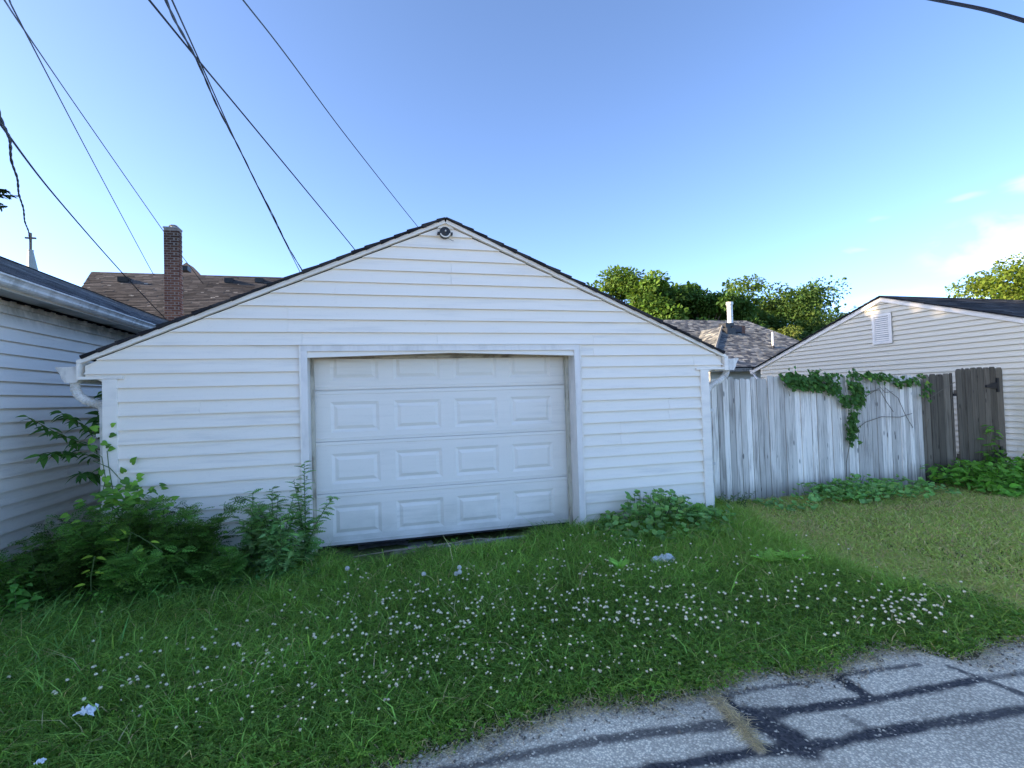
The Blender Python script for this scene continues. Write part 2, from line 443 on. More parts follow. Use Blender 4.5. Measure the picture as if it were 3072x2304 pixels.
def proto_mesh(name, proto, col, mat='leaf_green'):
    V, Fc = proto
    me = np_mesh(name, V, Fc, np.tile(np.array(col, float) * np.array((4.0, 3.8, 2.3)), (len(V), 1)))
    me.materials.append(MATS[mat])
    return me
LEAF = 4.0                                    # foliage reflectance scale
def cols(N, base, var=.25, hue=.12):
    b = np.array(base)[None] * np.array((LEAF * 1.08, LEAF, LEAF * .6)) * (1 + RNG.uniform(-var, var, (N, 1)))
    return np.clip(b * (1 + RNG.uniform(-hue, hue, (N, 3))), .002, 1)
def smooth01(t): t = np.clip(t, 0, 1); return t * t * (3 - 2 * t)
_ns = RNG.uniform(0, 6.28, (14, 3))
def fnoise(x, y, sc=1.0):                      # cheap smooth noise, about -1..1
    r = 0
    for i, (a, b, c) in enumerate(_ns):
        k = sc * (0.7 + .37 * i)
        r = r + np.sin(k * (x * math.cos(a) + y * math.sin(a)) + b + 1.7 * np.sin(k * .6 * (x * math.sin(c) - y * math.cos(c)) + c)) / (1 + .25 * i)
    return r / 5.2

# ------------------------------------------------------------------ the ground
EDGE = [(-60, 2.1), (-3, 2.08), (-1.2, 2.13), (-.012, 2.086), (.233, 2.144), (.415, 2.161), (.7, 2.192), (.896, 2.229), (1.162, 2.144), (1.513, 2.146), (1.628, 2.192), (1.891, 2.241), (1.976, 2.145),
        (2.138, 2.105), (2.551, 2.198), (2.8, 2.16), (2.876, 2.05), (2.93, 1.971), (3.021, 1.966), (3.179, 2.042), (3.481, 2.024), (4.2, 2.1), (6, 2.05), (60, 2.1)]
def edge_y(x):
    return np.interp(x, [e[0] for e in EDGE], [e[1] for e in EDGE]) + .018 * fnoise(x, 0 * x, 9) + .012 * fnoise(x, 0 * x + 4, 27)
def gz(x, y):
    x = np.asarray(x, float); y = np.asarray(y, float)
    lawn = smooth01((y - 2.0) / .25)
    return -.012 - .006 * (1 - lawn) - .045 * smooth01((y - 2.3) / 2.4) + lawn * .015 * fnoise(x, y, 1.6) - .04 * smooth01((x - 6) / 3) - .055 * smooth01((y - 4.72) / .35) * smooth01((x + .55) / .3) * smooth01((1.75 - x) / .4)
xs = np.unique(np.concatenate([-np.geomspace(6, 900, 26), np.geomspace(12, 900, 26), np.arange(-6, 12.01, .12)]))
ys = np.unique(np.concatenate([-np.geomspace(.5, 900, 22), np.geomspace(9, 900, 26), np.arange(-.5, 9.01, .10)]))
GX, GY = np.meshgrid(xs, ys); Z = gz(GX, GY)
nx, ny = len(xs), len(ys)
idx = np.arange(nx * ny).reshape(ny, nx)
quad = np.stack([idx[:-1, :-1], idx[:-1, 1:], idx[1:, 1:], idx[1:, :-1]], -1).reshape(-1, 4)
dirt = smooth01(1 - np.abs(GY - edge_y(GX) - .0) / (.10 + .05 * fnoise(GX, GY, 6))) * smooth01((fnoise(GX, GY, 3.2) + .9) / .9)
dirt = np.maximum(dirt, .8 * smooth01(1 - np.hypot((GX - 2.55) / .75, (GY - 4.18) / .28)))
dirt = np.maximum(dirt, .9 * smooth01(1 - np.hypot((GX - -.05) / .45, (GY - 5.12) / .3)))
struct('ground', np_mesh('ground', np.stack([GX, GY, Z], -1).reshape(-1, 3), quad, attrs=[('dirt', np.clip(dirt, 0, 1).ravel())]), 'soil')

# the alley: exposed aggregate with sealed joints
ax = np.unique(np.concatenate([-np.geomspace(1.3, 120, 26), np.geomspace(5.2, 120, 24), np.arange(-1.2, 5.001, .017)]))
at_ = np.unique(np.concatenate([np.linspace(0, .86, 6), np.linspace(.86, .94, 14), np.linspace(.94, 1, 56)]))
AX, AT = np.meshgrid(ax, at_); AY = -13 + AT * (edge_y(AX) + 13)  # paving widened unseen behind the camera to bounce sunlight onto the garage
AZ = .002 + .004 * fnoise(AX, AY, 1.1) - .012 * smooth01((AY - edge_y(AX) + .1) / .1)
TAR = [((-2, 2.07), (.863, 1.975), .026, .8), ((.863, 1.975), (1.447, 1.905), .028, .85), ((-.4, 1.86), (1.43, 1.726), .034, 1), ((1.43, 1.726), (1.671, 1.685), .034, 1), ((1.671, 1.685), (2.167, 1.651), .032, 1), ((2.167, 1.651), (2.72, 1.596), .028, .95), ((2.72, 1.596), (6, 1.25), .026, .9),
       ((1.551, 2.076), (1.536, 1.918), .016, 1), ((1.56, 1.92), (1.62, 1.70), .062, 1), ((1.55, 1.93), (1.717, 1.902), .04, .95), ((1.717, 1.902), (2.176, 1.846), .03, 1), ((2.176, 1.846), (2.816, 1.817), .024, 1), ((2.816, 1.817), (3.3, 1.76), .02, .7),
       ((2.18, 2.059), (2.17, 1.852), .036, 1), ((2.18, 2.055), (2.665, 2.004), .017, .85), ((2.79, 1.944), (2.824, 1.814), .017, .9), ((2.824, 1.814), (2.87, 1.6), .022, .9), ((1.592, 2.087), (1.82, 2.071), .013, .75), ((1.86, 2.06), (2.058, 2.045), .016, .8), ((1.952, 1.785), (1.965, 1.703), .02, .5)]
tar = np.zeros_like(AX)
wob = .012 * fnoise(AX, AY, 8); wv = .35 * fnoise(AX + 3, AY, 22)
for (a, b, w, k) in TAR:
    a = np.array(a); b = np.array(b); d = b - a; t = np.clip(((AX - a[0]) * d[0] + (AY - a[1]) * d[1]) / (d @ d), 0, 1)
    dist = np.hypot(AX - a[0] - t * d[0], AY - a[1] - t * d[1]) + wob * .6
    tar = np.maximum(tar, k * smooth01((w * (1.5 + wv * 1.3) - dist) / (w * .75)))
tar = np.maximum(tar, .42 * smooth01(1 - np.hypot((AX - 1.85) / .36, (AY - 1.98) / .11)) * smooth01(.75 + fnoise(AX, AY, 5)))
straw = np.zeros_like(AX)
for (a, b, w) in (((1.49, 2.09), (1.489, 1.933), .032), ((1.489, 1.933), (1.445, 1.733), .022)):
    a = np.array(a); b = np.array(b); d = b - a; t = np.clip(((AX - a[0]) * d[0] + (AY - a[1]) * d[1]) / (d @ d), 0, 1)
    straw = np.maximum(straw, smooth01((w * 1.5 - np.hypot(AX - a[0] - t * d[0], AY - a[1] - t * d[1]) + wob) / (w * .7)))
straw = np.maximum(straw, .85 * smooth01((AY - edge_y(AX) + .025 + .035 * fnoise(AX, AY, 6)) / .04))
straw = np.maximum(straw, .6 * smooth01((AY - edge_y(AX) + .02 + .16 * fnoise(AX + 9, AY, 4)) / .05))
nx, ny = AX.shape[1], AX.shape[0]; idx = np.arange(nx * ny).reshape(ny, nx)
quad = np.stack([idx[:-1, :-1], idx[:-1, 1:], idx[1:, 1:], idx[1:, :-1]], -1).reshape(-1, 4)
struct('alley', np_mesh('alley', np.stack([AX, AY, AZ], -1).reshape(-1, 3), quad, attrs=[('tar', tar.ravel()), ('straw', np.clip(straw, 0, 1).ravel())]), 'aggregate_paving')

# ------------------------------------------------------------------ siding and roofs
def lap_board(mp, b0, b1, t0, t1, zb, zt, ob=.032, ot=.0005):
    mb = MB()
    vs = [mp(b0, ob, zb), mp(b1, ob, zb), mp(t1, ot, zt), mp(t0, ot, zt), mp(b0, 0, zb), mp(b1, 0, zb), mp(t1, 0, zt), mp(t0, 0, zt)]
    return mb.add(vs, [(0, 1, 2, 3), (4, 5, 1, 0), (0, 3, 7, 4), (1, 5, 6, 2), (3, 2, 6, 7)])
def siding(root, mat, mp, rows, lap, spans, seams, rng, nm='siding_board', parent=None):
    # rows: heights of the bottom edges; spans(z) -> list of (u0, u1) at that height; seams: {row: [u]}
    for i, zb in enumerate(rows):
        lo, hi = spans(zb), spans(zb + lap * .999)
        for (a, b) in lo:
            tt = [s for s in hi if s[1] > a and s[0] < b]
            if not tt:
                m = spans(zb + lap * .5)
                if m: tt = [(sum(m[0]) / 2 - .01, sum(m[0]) / 2 + .01)]
                else: continue
            c, d = tt[0]
            cuts = sorted(s for s in seams.get(i, []) if max(a, c) + .1 < s < min(b, d) - .1)
            e0 = [(a, c)] + [(s, s) for s in cuts]; e1 = [(s - .0015, s - .0015) for s in cuts] + [(b, d)]
            for k, ((p, q), (r_, s_)) in enumerate(zip(e0, e1)):
                dz = rng.uniform(-.0015, .0015)
                part(nm, lap_board(mp, p, r_, q, s_, zb + dz, zb + lap + .002, .031 + .002 * (k % 2) + rng.uniform(-.001, .002)), mat, root, parent)
def shingles(poly, n, pal, course=.14, tab=.3, thick=.009, rng=random, up=None):
    # shingle tabs laid in courses over a planar polygon; n is the upward normal
    n = n.normalized(); e1 = Vector((0, 0, 1)).cross(n).normalized(); e2 = n.cross(e1)   # e2 runs up the slope
    o = poly[0]; P2 = [((p - o).dot(e1), (p - o).dot(e2)) for p in poly]
    v0, v1 = min(p[1] for p in P2), max(p[1] for p in P2); mb = MB()
    def span(v):
        xs_ = []
        for (a, b), (c, d) in zip(P2, P2[1:] + P2[:1]):
            if (b <= v < d) or (d <= v < b): xs_.append(a + (c - a) * (v - b) / (d - b))
        xs_.sort(); return list(zip(xs_[::2], xs_[1::2]))
    v = v0; row = 0
    while v < v1:
        for (a, b) in span(min(v + course * .5, v1 - .001)):
            off = rng.uniform(0, tab); u = a - off
            while u < b:
                w = tab * rng.uniform(.75, 1.25); l, r_ = max(u, a), min(u + w - .006, b)
                if r_ - l > .02:
                    th = thick * rng.uniform(.6, 1.5); vt = min(v + course + .02, v1 + .02); vb = v + rng.uniform(-.006, .006)
                    c = pal[rng.randrange(len(pal))]; k = rng.uniform(.8, 1.2); c = tuple(x * k for x in c)
                    f = lambda uu, vv, h: o + e1 * uu + e2 * vv + n * h
                    mb.add([f(l, vb, th), f(r_, vb, th), f(r_, vt, .001), f(l, vt, .001), f(l, vb, -.004), f(r_, vb, -.004)], [(0, 1, 2, 3), (4, 5, 1, 0), (0, 3, 4), (1, 5, 2)], c)
                u += w
        v += course; row += 1
    return mb
BLACKISH = [(.022, .022, .025), (.035, .034, .036), (.028, .028, .03), (.045, .044, .045)]
GREYROOF = [(.20, .205, .20), (.12, .125, .13), (.28, .275, .25), (.165, .17, .168), (.085, .09, .10)]
BROWNROOF = [(.094, .084, .078), (.080, .072, .068), (.112, .10, .092), (.088, .08, .075), (.068, .062, .059)]

# ------------------------------------------------------------------ white garage
D = 5.2442
rg = random.Random(3)
garage = thing('white_garage', (.75, D, -.05), 'low white vinyl-sided garage with a panelled overhead door facing the lawn', 'garage')
AP = (.72, 3.30); EL, ER, EZ = -2.535, 4.09, 1.853       # rake apex and eave corners on the front face
XL, XR = -2.356, 3.845                                    # walls
BACK = 12.2
def rake_z(x): return AP[1] - (AP[0] - x) * (AP[1] - EZ) / (AP[0] - EL) if x < AP[0] else AP[1] - (x - AP[0]) * (AP[1] - EZ) / (ER - AP[0])
OX0, OX1, OZ = -.664, 2.124, 1.95                          # door opening
wb = MB()
wb.box(XL, OX0 - .03, D + .002, D + .12, -.3, 1.72).box(OX1 + .03, XR, D + .002, D + .12, -.3, 1.72)
wb.box(EL + .03, OX0 - .03, D + .002, D + .12, 1.72, 1.84).prism([(EL + .04, D + .002, 1.84), (OX0 - .03, D + .002, 1.84), (OX0 - .03, D + .002, 1.956), (EL + .26, D + .002, 1.956)], (0, .116, 0)).box(OX1 + .03, ER - .03, D + .002, D + .12, 1.72, 1.87)
wb.prism([(OX1 + .03, D + .002, 1.87), (ER - .07, D + .002, 1.87), (3.84, D + .002, 1.956), (OX1 + .03, D + .002, 1.956)], (0, .116, 0))
wb.prism([(EL + .26, D + .002, 1.956), (3.84, D + .002, 1.956), (AP[0], D + .002, AP[1] - .02)], (0, .116, 0))
wb.box(XL, XL + .1, D + .12, BACK, -.3, 1.85).box(XR - .1, XR, D + .12, BACK, -.3, 1.85).box(XL, XR, BACK - .1, BACK, -.3, 1.85)
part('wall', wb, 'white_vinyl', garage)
gm = lambda u, o, z: (u, D - o, z)
LAP = .127
rows_g = [2.014 - LAP * k for k in range(17, -1, -1)] + [2.014 + LAP * k for k in range(1, 10)] + [2.014 + LAP * 9 + .085]
def spans_g(z):
    if z > EZ - .02:
        t = (AP[1] - .012 - z) / (AP[1] - EZ)
        if t <= 0.001: return []
        a, b = AP[0] - (AP[0] - EL) * t + .02, AP[0] + (ER - AP[0]) * t - .02
        a, b = max(a, EL + .03), min(b, ER - .03)
    elif z > 1.715: a, b = EL + .03, ER - .03
    else: a, b = -2.252, 3.739
    return [(a, -.738), (2.198, b)] if z < 2.005 else [(a, b)]
i0 = 17
seams_g = {i0 + 6: [.772], i0 + 5: [.768], i0 + 4: [-.385], i0 + 3: [-.386], i0 + 2: [-.831], i0 + 1: [-.833], i0: [.605, -.709, 2.369], i0 - 1: [2.364], i0 - 2: [3.662], i0 - 6: [3.309], i0 - 7: [3.304], i0 - 8: [2.673], i0 - 9: [2.668], i0 - 5: [-1.6], i0 - 12: [-1.3]}
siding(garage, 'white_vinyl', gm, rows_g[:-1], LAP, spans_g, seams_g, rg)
siding(garage, 'white_vinyl', gm, rows_g[-1:], .08, spans_g, {}, rg)
part('corner_post', MB().box(-2.360, -2.250, D - .040, D + .09, -.12, 1.712), 'white_trim', garage)
part('corner_post', MB().box(3.737, 3.849, D - .040, D + .09, -.12, 1.705), 'white_trim', garage)
part('frieze_strip', MB().box(-2.548, -2.20, D - .044, D + .002, 1.713, 1.738), 'white_trim', garage)
part('frieze_strip', MB().box(3.68, 4.072, D - .044, D + .002, 1.706, 1.731), 'white_trim', garage)
part('end_trim', MB().box(-2.548, -2.528, D - .046, D + .14, 1.739, EZ + .02), 'white_trim', garage)
part('end_trim', MB().box(4.073, 4.125, D - .048, D + .14, 1.695, EZ + .012), 'white_trim', garage)
for sx in (-1, 1):
    ex = EL if sx < 0 else ER
    s_ = Vector((ex - AP[0], 0, EZ - AP[1])).normalized(); nn = Vector((-s_.z * (1 if sx > 0 else -1), 0, abs(s_.x)))
    a = Vector((AP[0], D - .052, AP[1])); b = Vector((ex, D - .052, EZ))
    part('rake_trim', MB().prism([a + nn * .03, b + nn * .03, b - nn * .006, a - Vector((0, 0, .006 / abs(s_.x)))], (0, .05, 0)), 'white_trim', garage)
    # roof deck and shingles
    up = Vector((-(EZ - AP[1]) * (1 if sx > 0 else -1) / abs(ex - AP[0]), 0, 1)).normalized()
    ex2 = ex - sx * .03
    e2 = Vector((ex2, D - .075, EZ + .03 * (AP[1] - EZ) / abs(ex - AP[0]))) + Vector((0, 0, .036)); r2_ = Vector((AP[0], D - .075, AP[1] + .036))
    deck = [e2, r2_, Vector((r2_.x, BACK + .2, r2_.z)), Vector((e2.x, BACK + .2, e2.z))]
    roof = part('roof', MB().prism([deck[0] + up * -.02 + Vector((0, .03, 0)), deck[1] + Vector((0, .03, -.02)), deck[2] + Vector((0, 0, -.02)), deck[3] + up * -.02], up * .02), 'dark_void', garage)
    pl = deck if sx < 0 else [deck[0], deck[3], deck[2], deck[1]]
    part('shingle_field', shingles([pl[0] + Vector((0, .31 if sx < 0 else .31, 0)) if i in (0, 1) and False else p for i, p in enumerate(pl)], up, BLACKISH, .14, .3, .008, rg), 'asphalt_shingle', garage, roof, kind='stuff')
    # the ragged edge tabs along the rake, one by one
    L = (r2_ - e2).length; dirv = (r2_ - e2).normalized(); k = 0.0
    while k < L - .02:
        w = rg.uniform(.13, .2); c = rg.choice(BLACKISH); ov = rg.uniform(.0, .022); dr = rg.uniform(-.012, .0)
        p0 = e2 + dirv * k; p1 = e2 + dirv * min(k + w + .015, L)
        th0, th1 = rg.uniform(.019, .030), rg.uniform(.010, .016)
        q = Vector((0, -ov, 0))
        mb = MB().add([p0 + q + up * dr, p1 + q, p1 + q + up * th1, p0 + q + up * th0, p0 + Vector((0, .3, 0)) + up * dr, p1 + Vector((0, .3, 0)), p1 + Vector((0, .3, 0)) + up * th1, p0 + Vector((0, .3, 0)) + up * th0],
                      [(0, 1, 2, 3), (4, 7, 6, 5), (3, 2, 6, 7), (0, 4, 5, 1), (0, 3, 7, 4), (1, 5, 6, 2)], c)
        part('shingle', mb, 'asphalt_shingle', garage, roof)
        k += w
    # soffit under the eave, gutter and downspout
    wx = XL if sx < 0 else XR
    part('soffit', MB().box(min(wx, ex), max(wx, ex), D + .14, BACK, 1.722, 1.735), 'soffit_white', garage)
    g = ex + sx * (.015 if sx < 0 else .045)
    prof = [(0, .135), (.155, .135), (.158, .12), (.150, .10), (.135, .075), (.125, .04), (.10, .0), (.02, .0), (0, .03)]
    gz0 = 1.695 if sx < 0 else 1.70
    tilt = .06 if sx < 0 else .0
    gut = part('gutter', MB().prism([(g + sx * a, D + .0, gz0 + b - tilt * a) for a, b in prof], (0, BACK - D, 0)), 'gutter_white', garage)
    part('end_cap', MB().prism([(g + sx * (a * 1.05 - .004), D - .006, gz0 + b * 1.05 - .003 - tilt * a) for a, b in prof], (0, .0055, 0)), 'gutter_white', garage, gut)
    part('gutter_lip', MB().box(min(g + sx * .135, g + sx * .168), max(g + sx * .135, g + sx * .168), D - .012, BACK, gz0 + .125 - tilt * .15, gz0 + .143 - tilt * .15), 'gutter_white', garage, gut)
    if sx < 0: path = [(-2.61, 1.70), (-2.605, 1.63), (-2.58, 1.575), (-2.53, 1.53), (-2.47, 1.505), (-2.42, 1.485), (-2.395, 1.45), (-2.392, 1.40)]
    else: path = [(4.185, 1.71), (4.172, 1.66), (4.135, 1.615), (4.07, 1.57), (3.99, 1.535), (3.93, 1.50), (3.893, 1.45), (3.887, 1.38)]
    fine = []
    for (a, b), (c, d) in zip(path, path[1:]):
        fine += [(a + (c - a) * t, b + (d - b) * t) for t in (0, .2, .4, .6, .8)]
    fine.append(path[-1])
    ds = part('downspout', MB().tube([(path[-1][0], D + .06, path[-1][1] + .01), (path[-1][0] + .004, D + .06, .8), (path[-1][0] + .012, D + .06, -.06)], .034, 10), 'gutter_white', garage)
    for zs in (1.2, .55): part('strap', MB().box(path[-1][0] - .045, path[-1][0] + .055, D + .02, D + .10, zs, zs + .03), 'gutter_white', garage, ds)
    part('elbow', MB().tube([(a, D + .06, b) for a, b in fine], [.040 if k % 2 else .0345 for k in range(len(fine))], 12), 'gutter_white', garage, ds)

# door frame
for (x0, x1, z0, z1) in ((-.73, OX0, -.10, 1.952), (OX1, 2.19, -.10, 1.952), (-.73, 2.19, 1.9525, 2.012)):
    part('door_casing', MB().box(x0, x1, D - .040, D + .10, z0, z1), 'casing_metal', garage)
part('drip_cap', MB().box(-.745, 2.205, D - .055, D - .018, 2.0125, 2.024), 'white_trim', garage)
for (x0, x1) in ((-.735, -.7225), (2.187, 2.199)):
    part('casing_channel', MB().box(x0 - .001, x1, D - .044, D - .0402, -.10, 2.012), 'white_trim', garage)
part('door_jamb', MB().box(OX0 - .04, OX0 + .002, D + .1005, D + .24, -.12, 1.95), 'casing_metal', garage)
part('door_jamb', MB().box(OX1 - .002, OX1 + .04, D + .1005, D + .24, -.12, 1.95), 'casing_metal', garage)
part('door_header', MB().box(OX0 + .003, OX1 - .003, D + .101, D + .21, 1.925, 1.951), 'lintel_stained', garage)
part('door_stop', MB().box(OX0 + .003, OX0 + .035, D + .155, D + .205, -.10, 1.924), 'stop_moulding', garage)
part('door_stop', MB().box(OX1 - .038, OX1 - .003, D + .155, D + .205, -.10, 1.924), 'stop_moulding', garage)
part('door_stop', MB().box(OX0 + .036, OX1 - .039, D + .165, D + .205, 1.893, 1.924), 'lintel_stained', garage)
Dd = D + .22
door = part('garage_door', MB().box(-.70, 2.16, Dd + .03, Dd + .05, -.015, 2.1), 'door_paint', garage)
SECH = .5315
PX = [(-.481, .003), (.157, .653), (.798, 1.286), (1.434, 1.925)]
for k in range(4):
    zb = -.016 + SECH * k; zt = zb + SECH - (.012 if k == 2 else .004)
    z_p0, z_p1 = zb + .088, zb + .402
    zz = [(zb, .0), (zb + .012, 0), (zb + .034, -.004), (zb + .038, 0), (z_p0, 0), (z_p1, 0), (zt - .040, 0), (zt - .036, -.006), (zt - .004, -.006), (zt, .004)]
    xx = [-.70, -.62] + [e for p in PX for e in p] + [2.075, 2.16]
    mb = MB(); grid = {}
    for a, x in enumerate(xx):
        for b, (z, o) in enumerate(zz): grid[a, b] = len(mb.v); mb.v.append((x, Dd + o + (.0 if k < 3 else .012), z))
    for a in range(len(xx) - 1):
        for b in range(len(zz) - 1):
            if b == 4 and any(abs(xx[a] - p[0]) < 1e-6 for p in PX): continue
            mb.f.append((grid[a, b], grid[a + 1, b], grid[a + 1, b + 1], grid[a, b + 1]))
    part('door_section', mb, 'door_paint', garage, door)
    for (x0, x1) in PX:
        pm = MB(); yo = Dd + (.0 if k < 3 else .012)
        rings = [(0, 0), (.030, .0125), (.036, .0125), (.068, -.001)]
        for (ins, dp) in rings: pm.v += [(x0 + ins, yo + dp, z_p0 + ins), (x1 - ins, yo + dp, z_p0 + ins), (x1 - ins, yo + dp, z_p1 - ins), (x0 + ins, yo + dp, z_p1 - ins)]
        for r_ in range(3): pm.f += [(r_ * 4 + q, r_ * 4 + (q + 1) % 4, r_ * 4 + 4 + (q + 1) % 4, r_ * 4 + 4 + q) for q in range(4)]
        pm.f.append((12, 13, 14, 15)); part('raised_panel', pm, 'door_paint', garage, door)
part('bottom_seal', MB().box(-.655, 2.118, Dd - .004, Dd + .03, -.034, -.017), 'black_plastic', garage, door)
part('floor_slab', MB().box(-.66, 2.12, D + .03, D + 2.5, -.3, -.115), 'concrete_old', garage)
part('dark_interior', MB().box(XL + .12, XR - .12, D + .8, BACK - .12, -.11, 1.7), 'dark_void', garage)
part('threshold_board', MB().prism([(.02, D + .03, -.085), (.62, D + .02, -.070), (1.15, D + .03, -.068), (1.15, D + .03, -.115), (.03, D + .02, -.12)], (0, .06, 0)), 'rotten_wood', garage)
part('threshold_board', MB().prism([(-.28, D - .06, -.075), (.12, D - .03, -.062), (.12, D + .0, -.074), (-.28, D - .03, -.09)], (0, .05, -.006)), 'rotten_wood', garage)
part('sill_beam', MB().prism([(.55, D - .03, -.125), (1.5, D - .03, -.105), (1.52, D - .03, -.06), (1.3, D - .03, -.052), (.9, D - .03, -.07), (.55, D - .03, -.085)], (0, .05, 0)), 'concrete_old', garage)
part('splinter', MB().prism([(.78, D + .0, -.050), (.98, D - .01, -.036), (1.06, D - .005, -.046), (.95, D, -.062)], (0, .03, 0)), 'rotten_wood', garage)
# the wrecked floodlight under the ridge
lp = Vector((.711, D - .034, 3.190))
lt = part('floodlight', MB().tube([lp + Vector((0, .02, 0)), lp + Vector((0, -.03, 0)), lp + Vector((0, -.034, 0))], [.058, .058, .050], 20), 'black_plastic', garage)
ring = [lp + Vector((.052 * math.cos(a), -.042, .052 * math.sin(a))) for a in np.linspace(R(200), R(345), 12)]
part('reflector_rim', MB().tube(ring, .007, 6), 'white_trim', garage, lt)
part('socket', MB().tube([lp + Vector((-.012, -.03, -.012)), lp + Vector((-.014, -.06, -.018))], .017, 10), 'black_plastic', garage, lt)
part('bulb_contact', MB().tube([lp + Vector((.004, -.03, .012)), lp + Vector((.004, -.055, .012))], [.009, .006], 8), 'white_trim', garage, lt)
for sx in (-1, 1): part('lug', MB().box(lp.x + sx * .07 - .009, lp.x + sx * .07 + .009, lp.y - .04, lp.y + .015, lp.z - .022, lp.z + .0), 'black_plastic', garage, lt)
part('loose_wire', MB().tube([lp + Vector((.02, -.03, -.06)), lp + Vector((.05, -.04, -.076)), lp + Vector((.08, -.03, -.088)), lp + Vector((.088, -.03, -.084))], .0022, 5), 'black_iron', garage, lt)

# ------------------------------------------------------------------ white house on the left
XW = -3.35; LY0, LY1 = 1.6, 16.0
left = thing('white_house', (-5.6, 8, -.05), 'white clapboard house with a mildewed eave and grey shingle roof beside the garage', 'house')
lm = lambda u, o, z: (XW + o, u, z)
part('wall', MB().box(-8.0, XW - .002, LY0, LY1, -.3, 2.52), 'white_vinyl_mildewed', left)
zl = on_x(0, 937, XW).z
LAPL = .1268
rows_l = [zl - LAPL * k for k in range(18, -2, -1) if zl - LAPL * k > .03]
rl = random.Random(5)
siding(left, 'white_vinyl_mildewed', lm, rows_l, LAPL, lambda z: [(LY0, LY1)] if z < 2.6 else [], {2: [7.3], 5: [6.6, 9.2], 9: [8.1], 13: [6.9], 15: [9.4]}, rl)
part('foundation', MB().box(XW - .05, XW + .004, LY0 + .02, LY1, -.3, .048), 'dark_void', left)
part('frieze_board', MB().box(XW + .0, XW + .034, LY0, LY1, 2.44, 2.515), 'white_vinyl_mildewed', left)
sc = MB()
for k in range(72):                                             # scalloped dark strip drawn as the shade line under the soffit
    y = LY0 + k * .2; sc.box(XW + .0345, XW + .050, y, y + .2, 2.490, 2.505).box(XW + .0345, XW + .050, y, y + .09, 2.4795, 2.4899)
part('soffit_shade_strip', sc, 'dark_void', left, kind='stuff')
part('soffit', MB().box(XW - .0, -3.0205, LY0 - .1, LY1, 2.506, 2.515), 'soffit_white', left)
part('fascia', MB().box(-3.02, -2.995, LY0 - .12, LY1, 2.475, 2.55), 'white_trim', left)
gl = part('gutter', MB().prism([(-2.994 + a, LY0 - .14, 2.488 + b * .78) for a, b in ((0, 0), (.07, 0), (.085, .02), (.088, .045), (.10, .07), (.115, .085), (.115, .10), (.10, .10), (0, .085))], (0, LY1 - LY0, 0)), 'gutter_white', left)
part('seam_collar', MB().prism([(-2.996 + a * 1.04, 7.05, 2.486 + b * .82) for a, b in ((0, 0), (.07, 0), (.085, .02), (.088, .045), (.10, .07), (.115, .085), (.115, .10), (0, .085))], (0, .09, 0)), 'gutter_white', left, gl)
RZ, RX = 3.80, -5.55
slope = Vector((-2.94 - RX, 0, 2.56 - RZ))
nl = Vector((-slope.z, 0, slope.x)).normalized()
pl = [Vector((-2.94, LY0 - .2, 2.575)), Vector((-2.94, LY1 + .2, 2.575)), Vector((RX, LY1 + .2, RZ + .015)), Vector((RX, LY0 - .2, RZ + .015))]
rf = part('roof', MB().prism([p - nl * .03 for p in pl], nl * .024).prism([Vector((RX, LY0 - .2, RZ)), Vector((RX, LY1 + .2, RZ)), Vector((-8.16, LY1 + .2, 2.6)), Vector((-8.16, LY0 - .2, 2.6))], (0, 0, .03)), 'dark_void', left)
part('shingle_field', shingles(pl, nl, [(.17, .17, .18), (.13, .13, .145), (.2, .2, .205), (.15, .15, .155)], .14, .33, .010, rl), 'asphalt_shingle', left, rf, kind='stuff')
part('ridge_cap', MB().prism([(RX - .12, LY0 - .2, RZ - .01), (RX, LY0 - .2, RZ + .04), (RX + .12, LY0 - .2, RZ - .01)], (0, LY1 - LY0 + .4, 0), (.15, .15, .15)), 'asphalt_shingle', left, rf)
part('gable_wall', MB().prism([(XW, LY0, 2.5), (RX, LY0, RZ - .02), (-7.99, LY0, 2.5)], (0, .1, 0)), 'white_vinyl_mildewed', left)

# ------------------------------------------------------------------ beige garage on the right
XB = 9.9
beige = thing('beige_garage', (13, 7.8, -.1), 'beige vinyl-sided building with a louvred gable vent behind the fence', 'garage')
AY_, AZ_ = 7.80, 3.24; EYb, EZb = 11.39, 2.005
pb = (AZ_ - EZb) / (EYb - AY_); FYb = 2 * AY_ - EYb
bmp = lambda u, o, z: (XB - o, u, z)
part('wall', MB().prism([(XB + .002, FYb, -.3), (XB + .002, EYb - .25, -.3), (XB + .002, EYb - .25, EZb), (XB + .002, AY_, AZ_ - .05), (XB + .002, FYb, EZb)], (7, 0, 0)), 'beige_vinyl', beige)
rb = random.Random(8)
LB = .0955
def spans_b(z):
    hi = (AZ_ - .03 - z) / pb
    if hi < .02: return []
    return [(max(FYb, AY_ - hi), min(EYb - .2, AY_ + hi))]
seam_b = {i: [rb.uniform(5, 10.5)] for i in range(0, 34, 2)}
siding(beige, 'beige_vinyl', bmp, [-.05 + LB * k for k in range(34)], LB, spans_b, seam_b, rb)
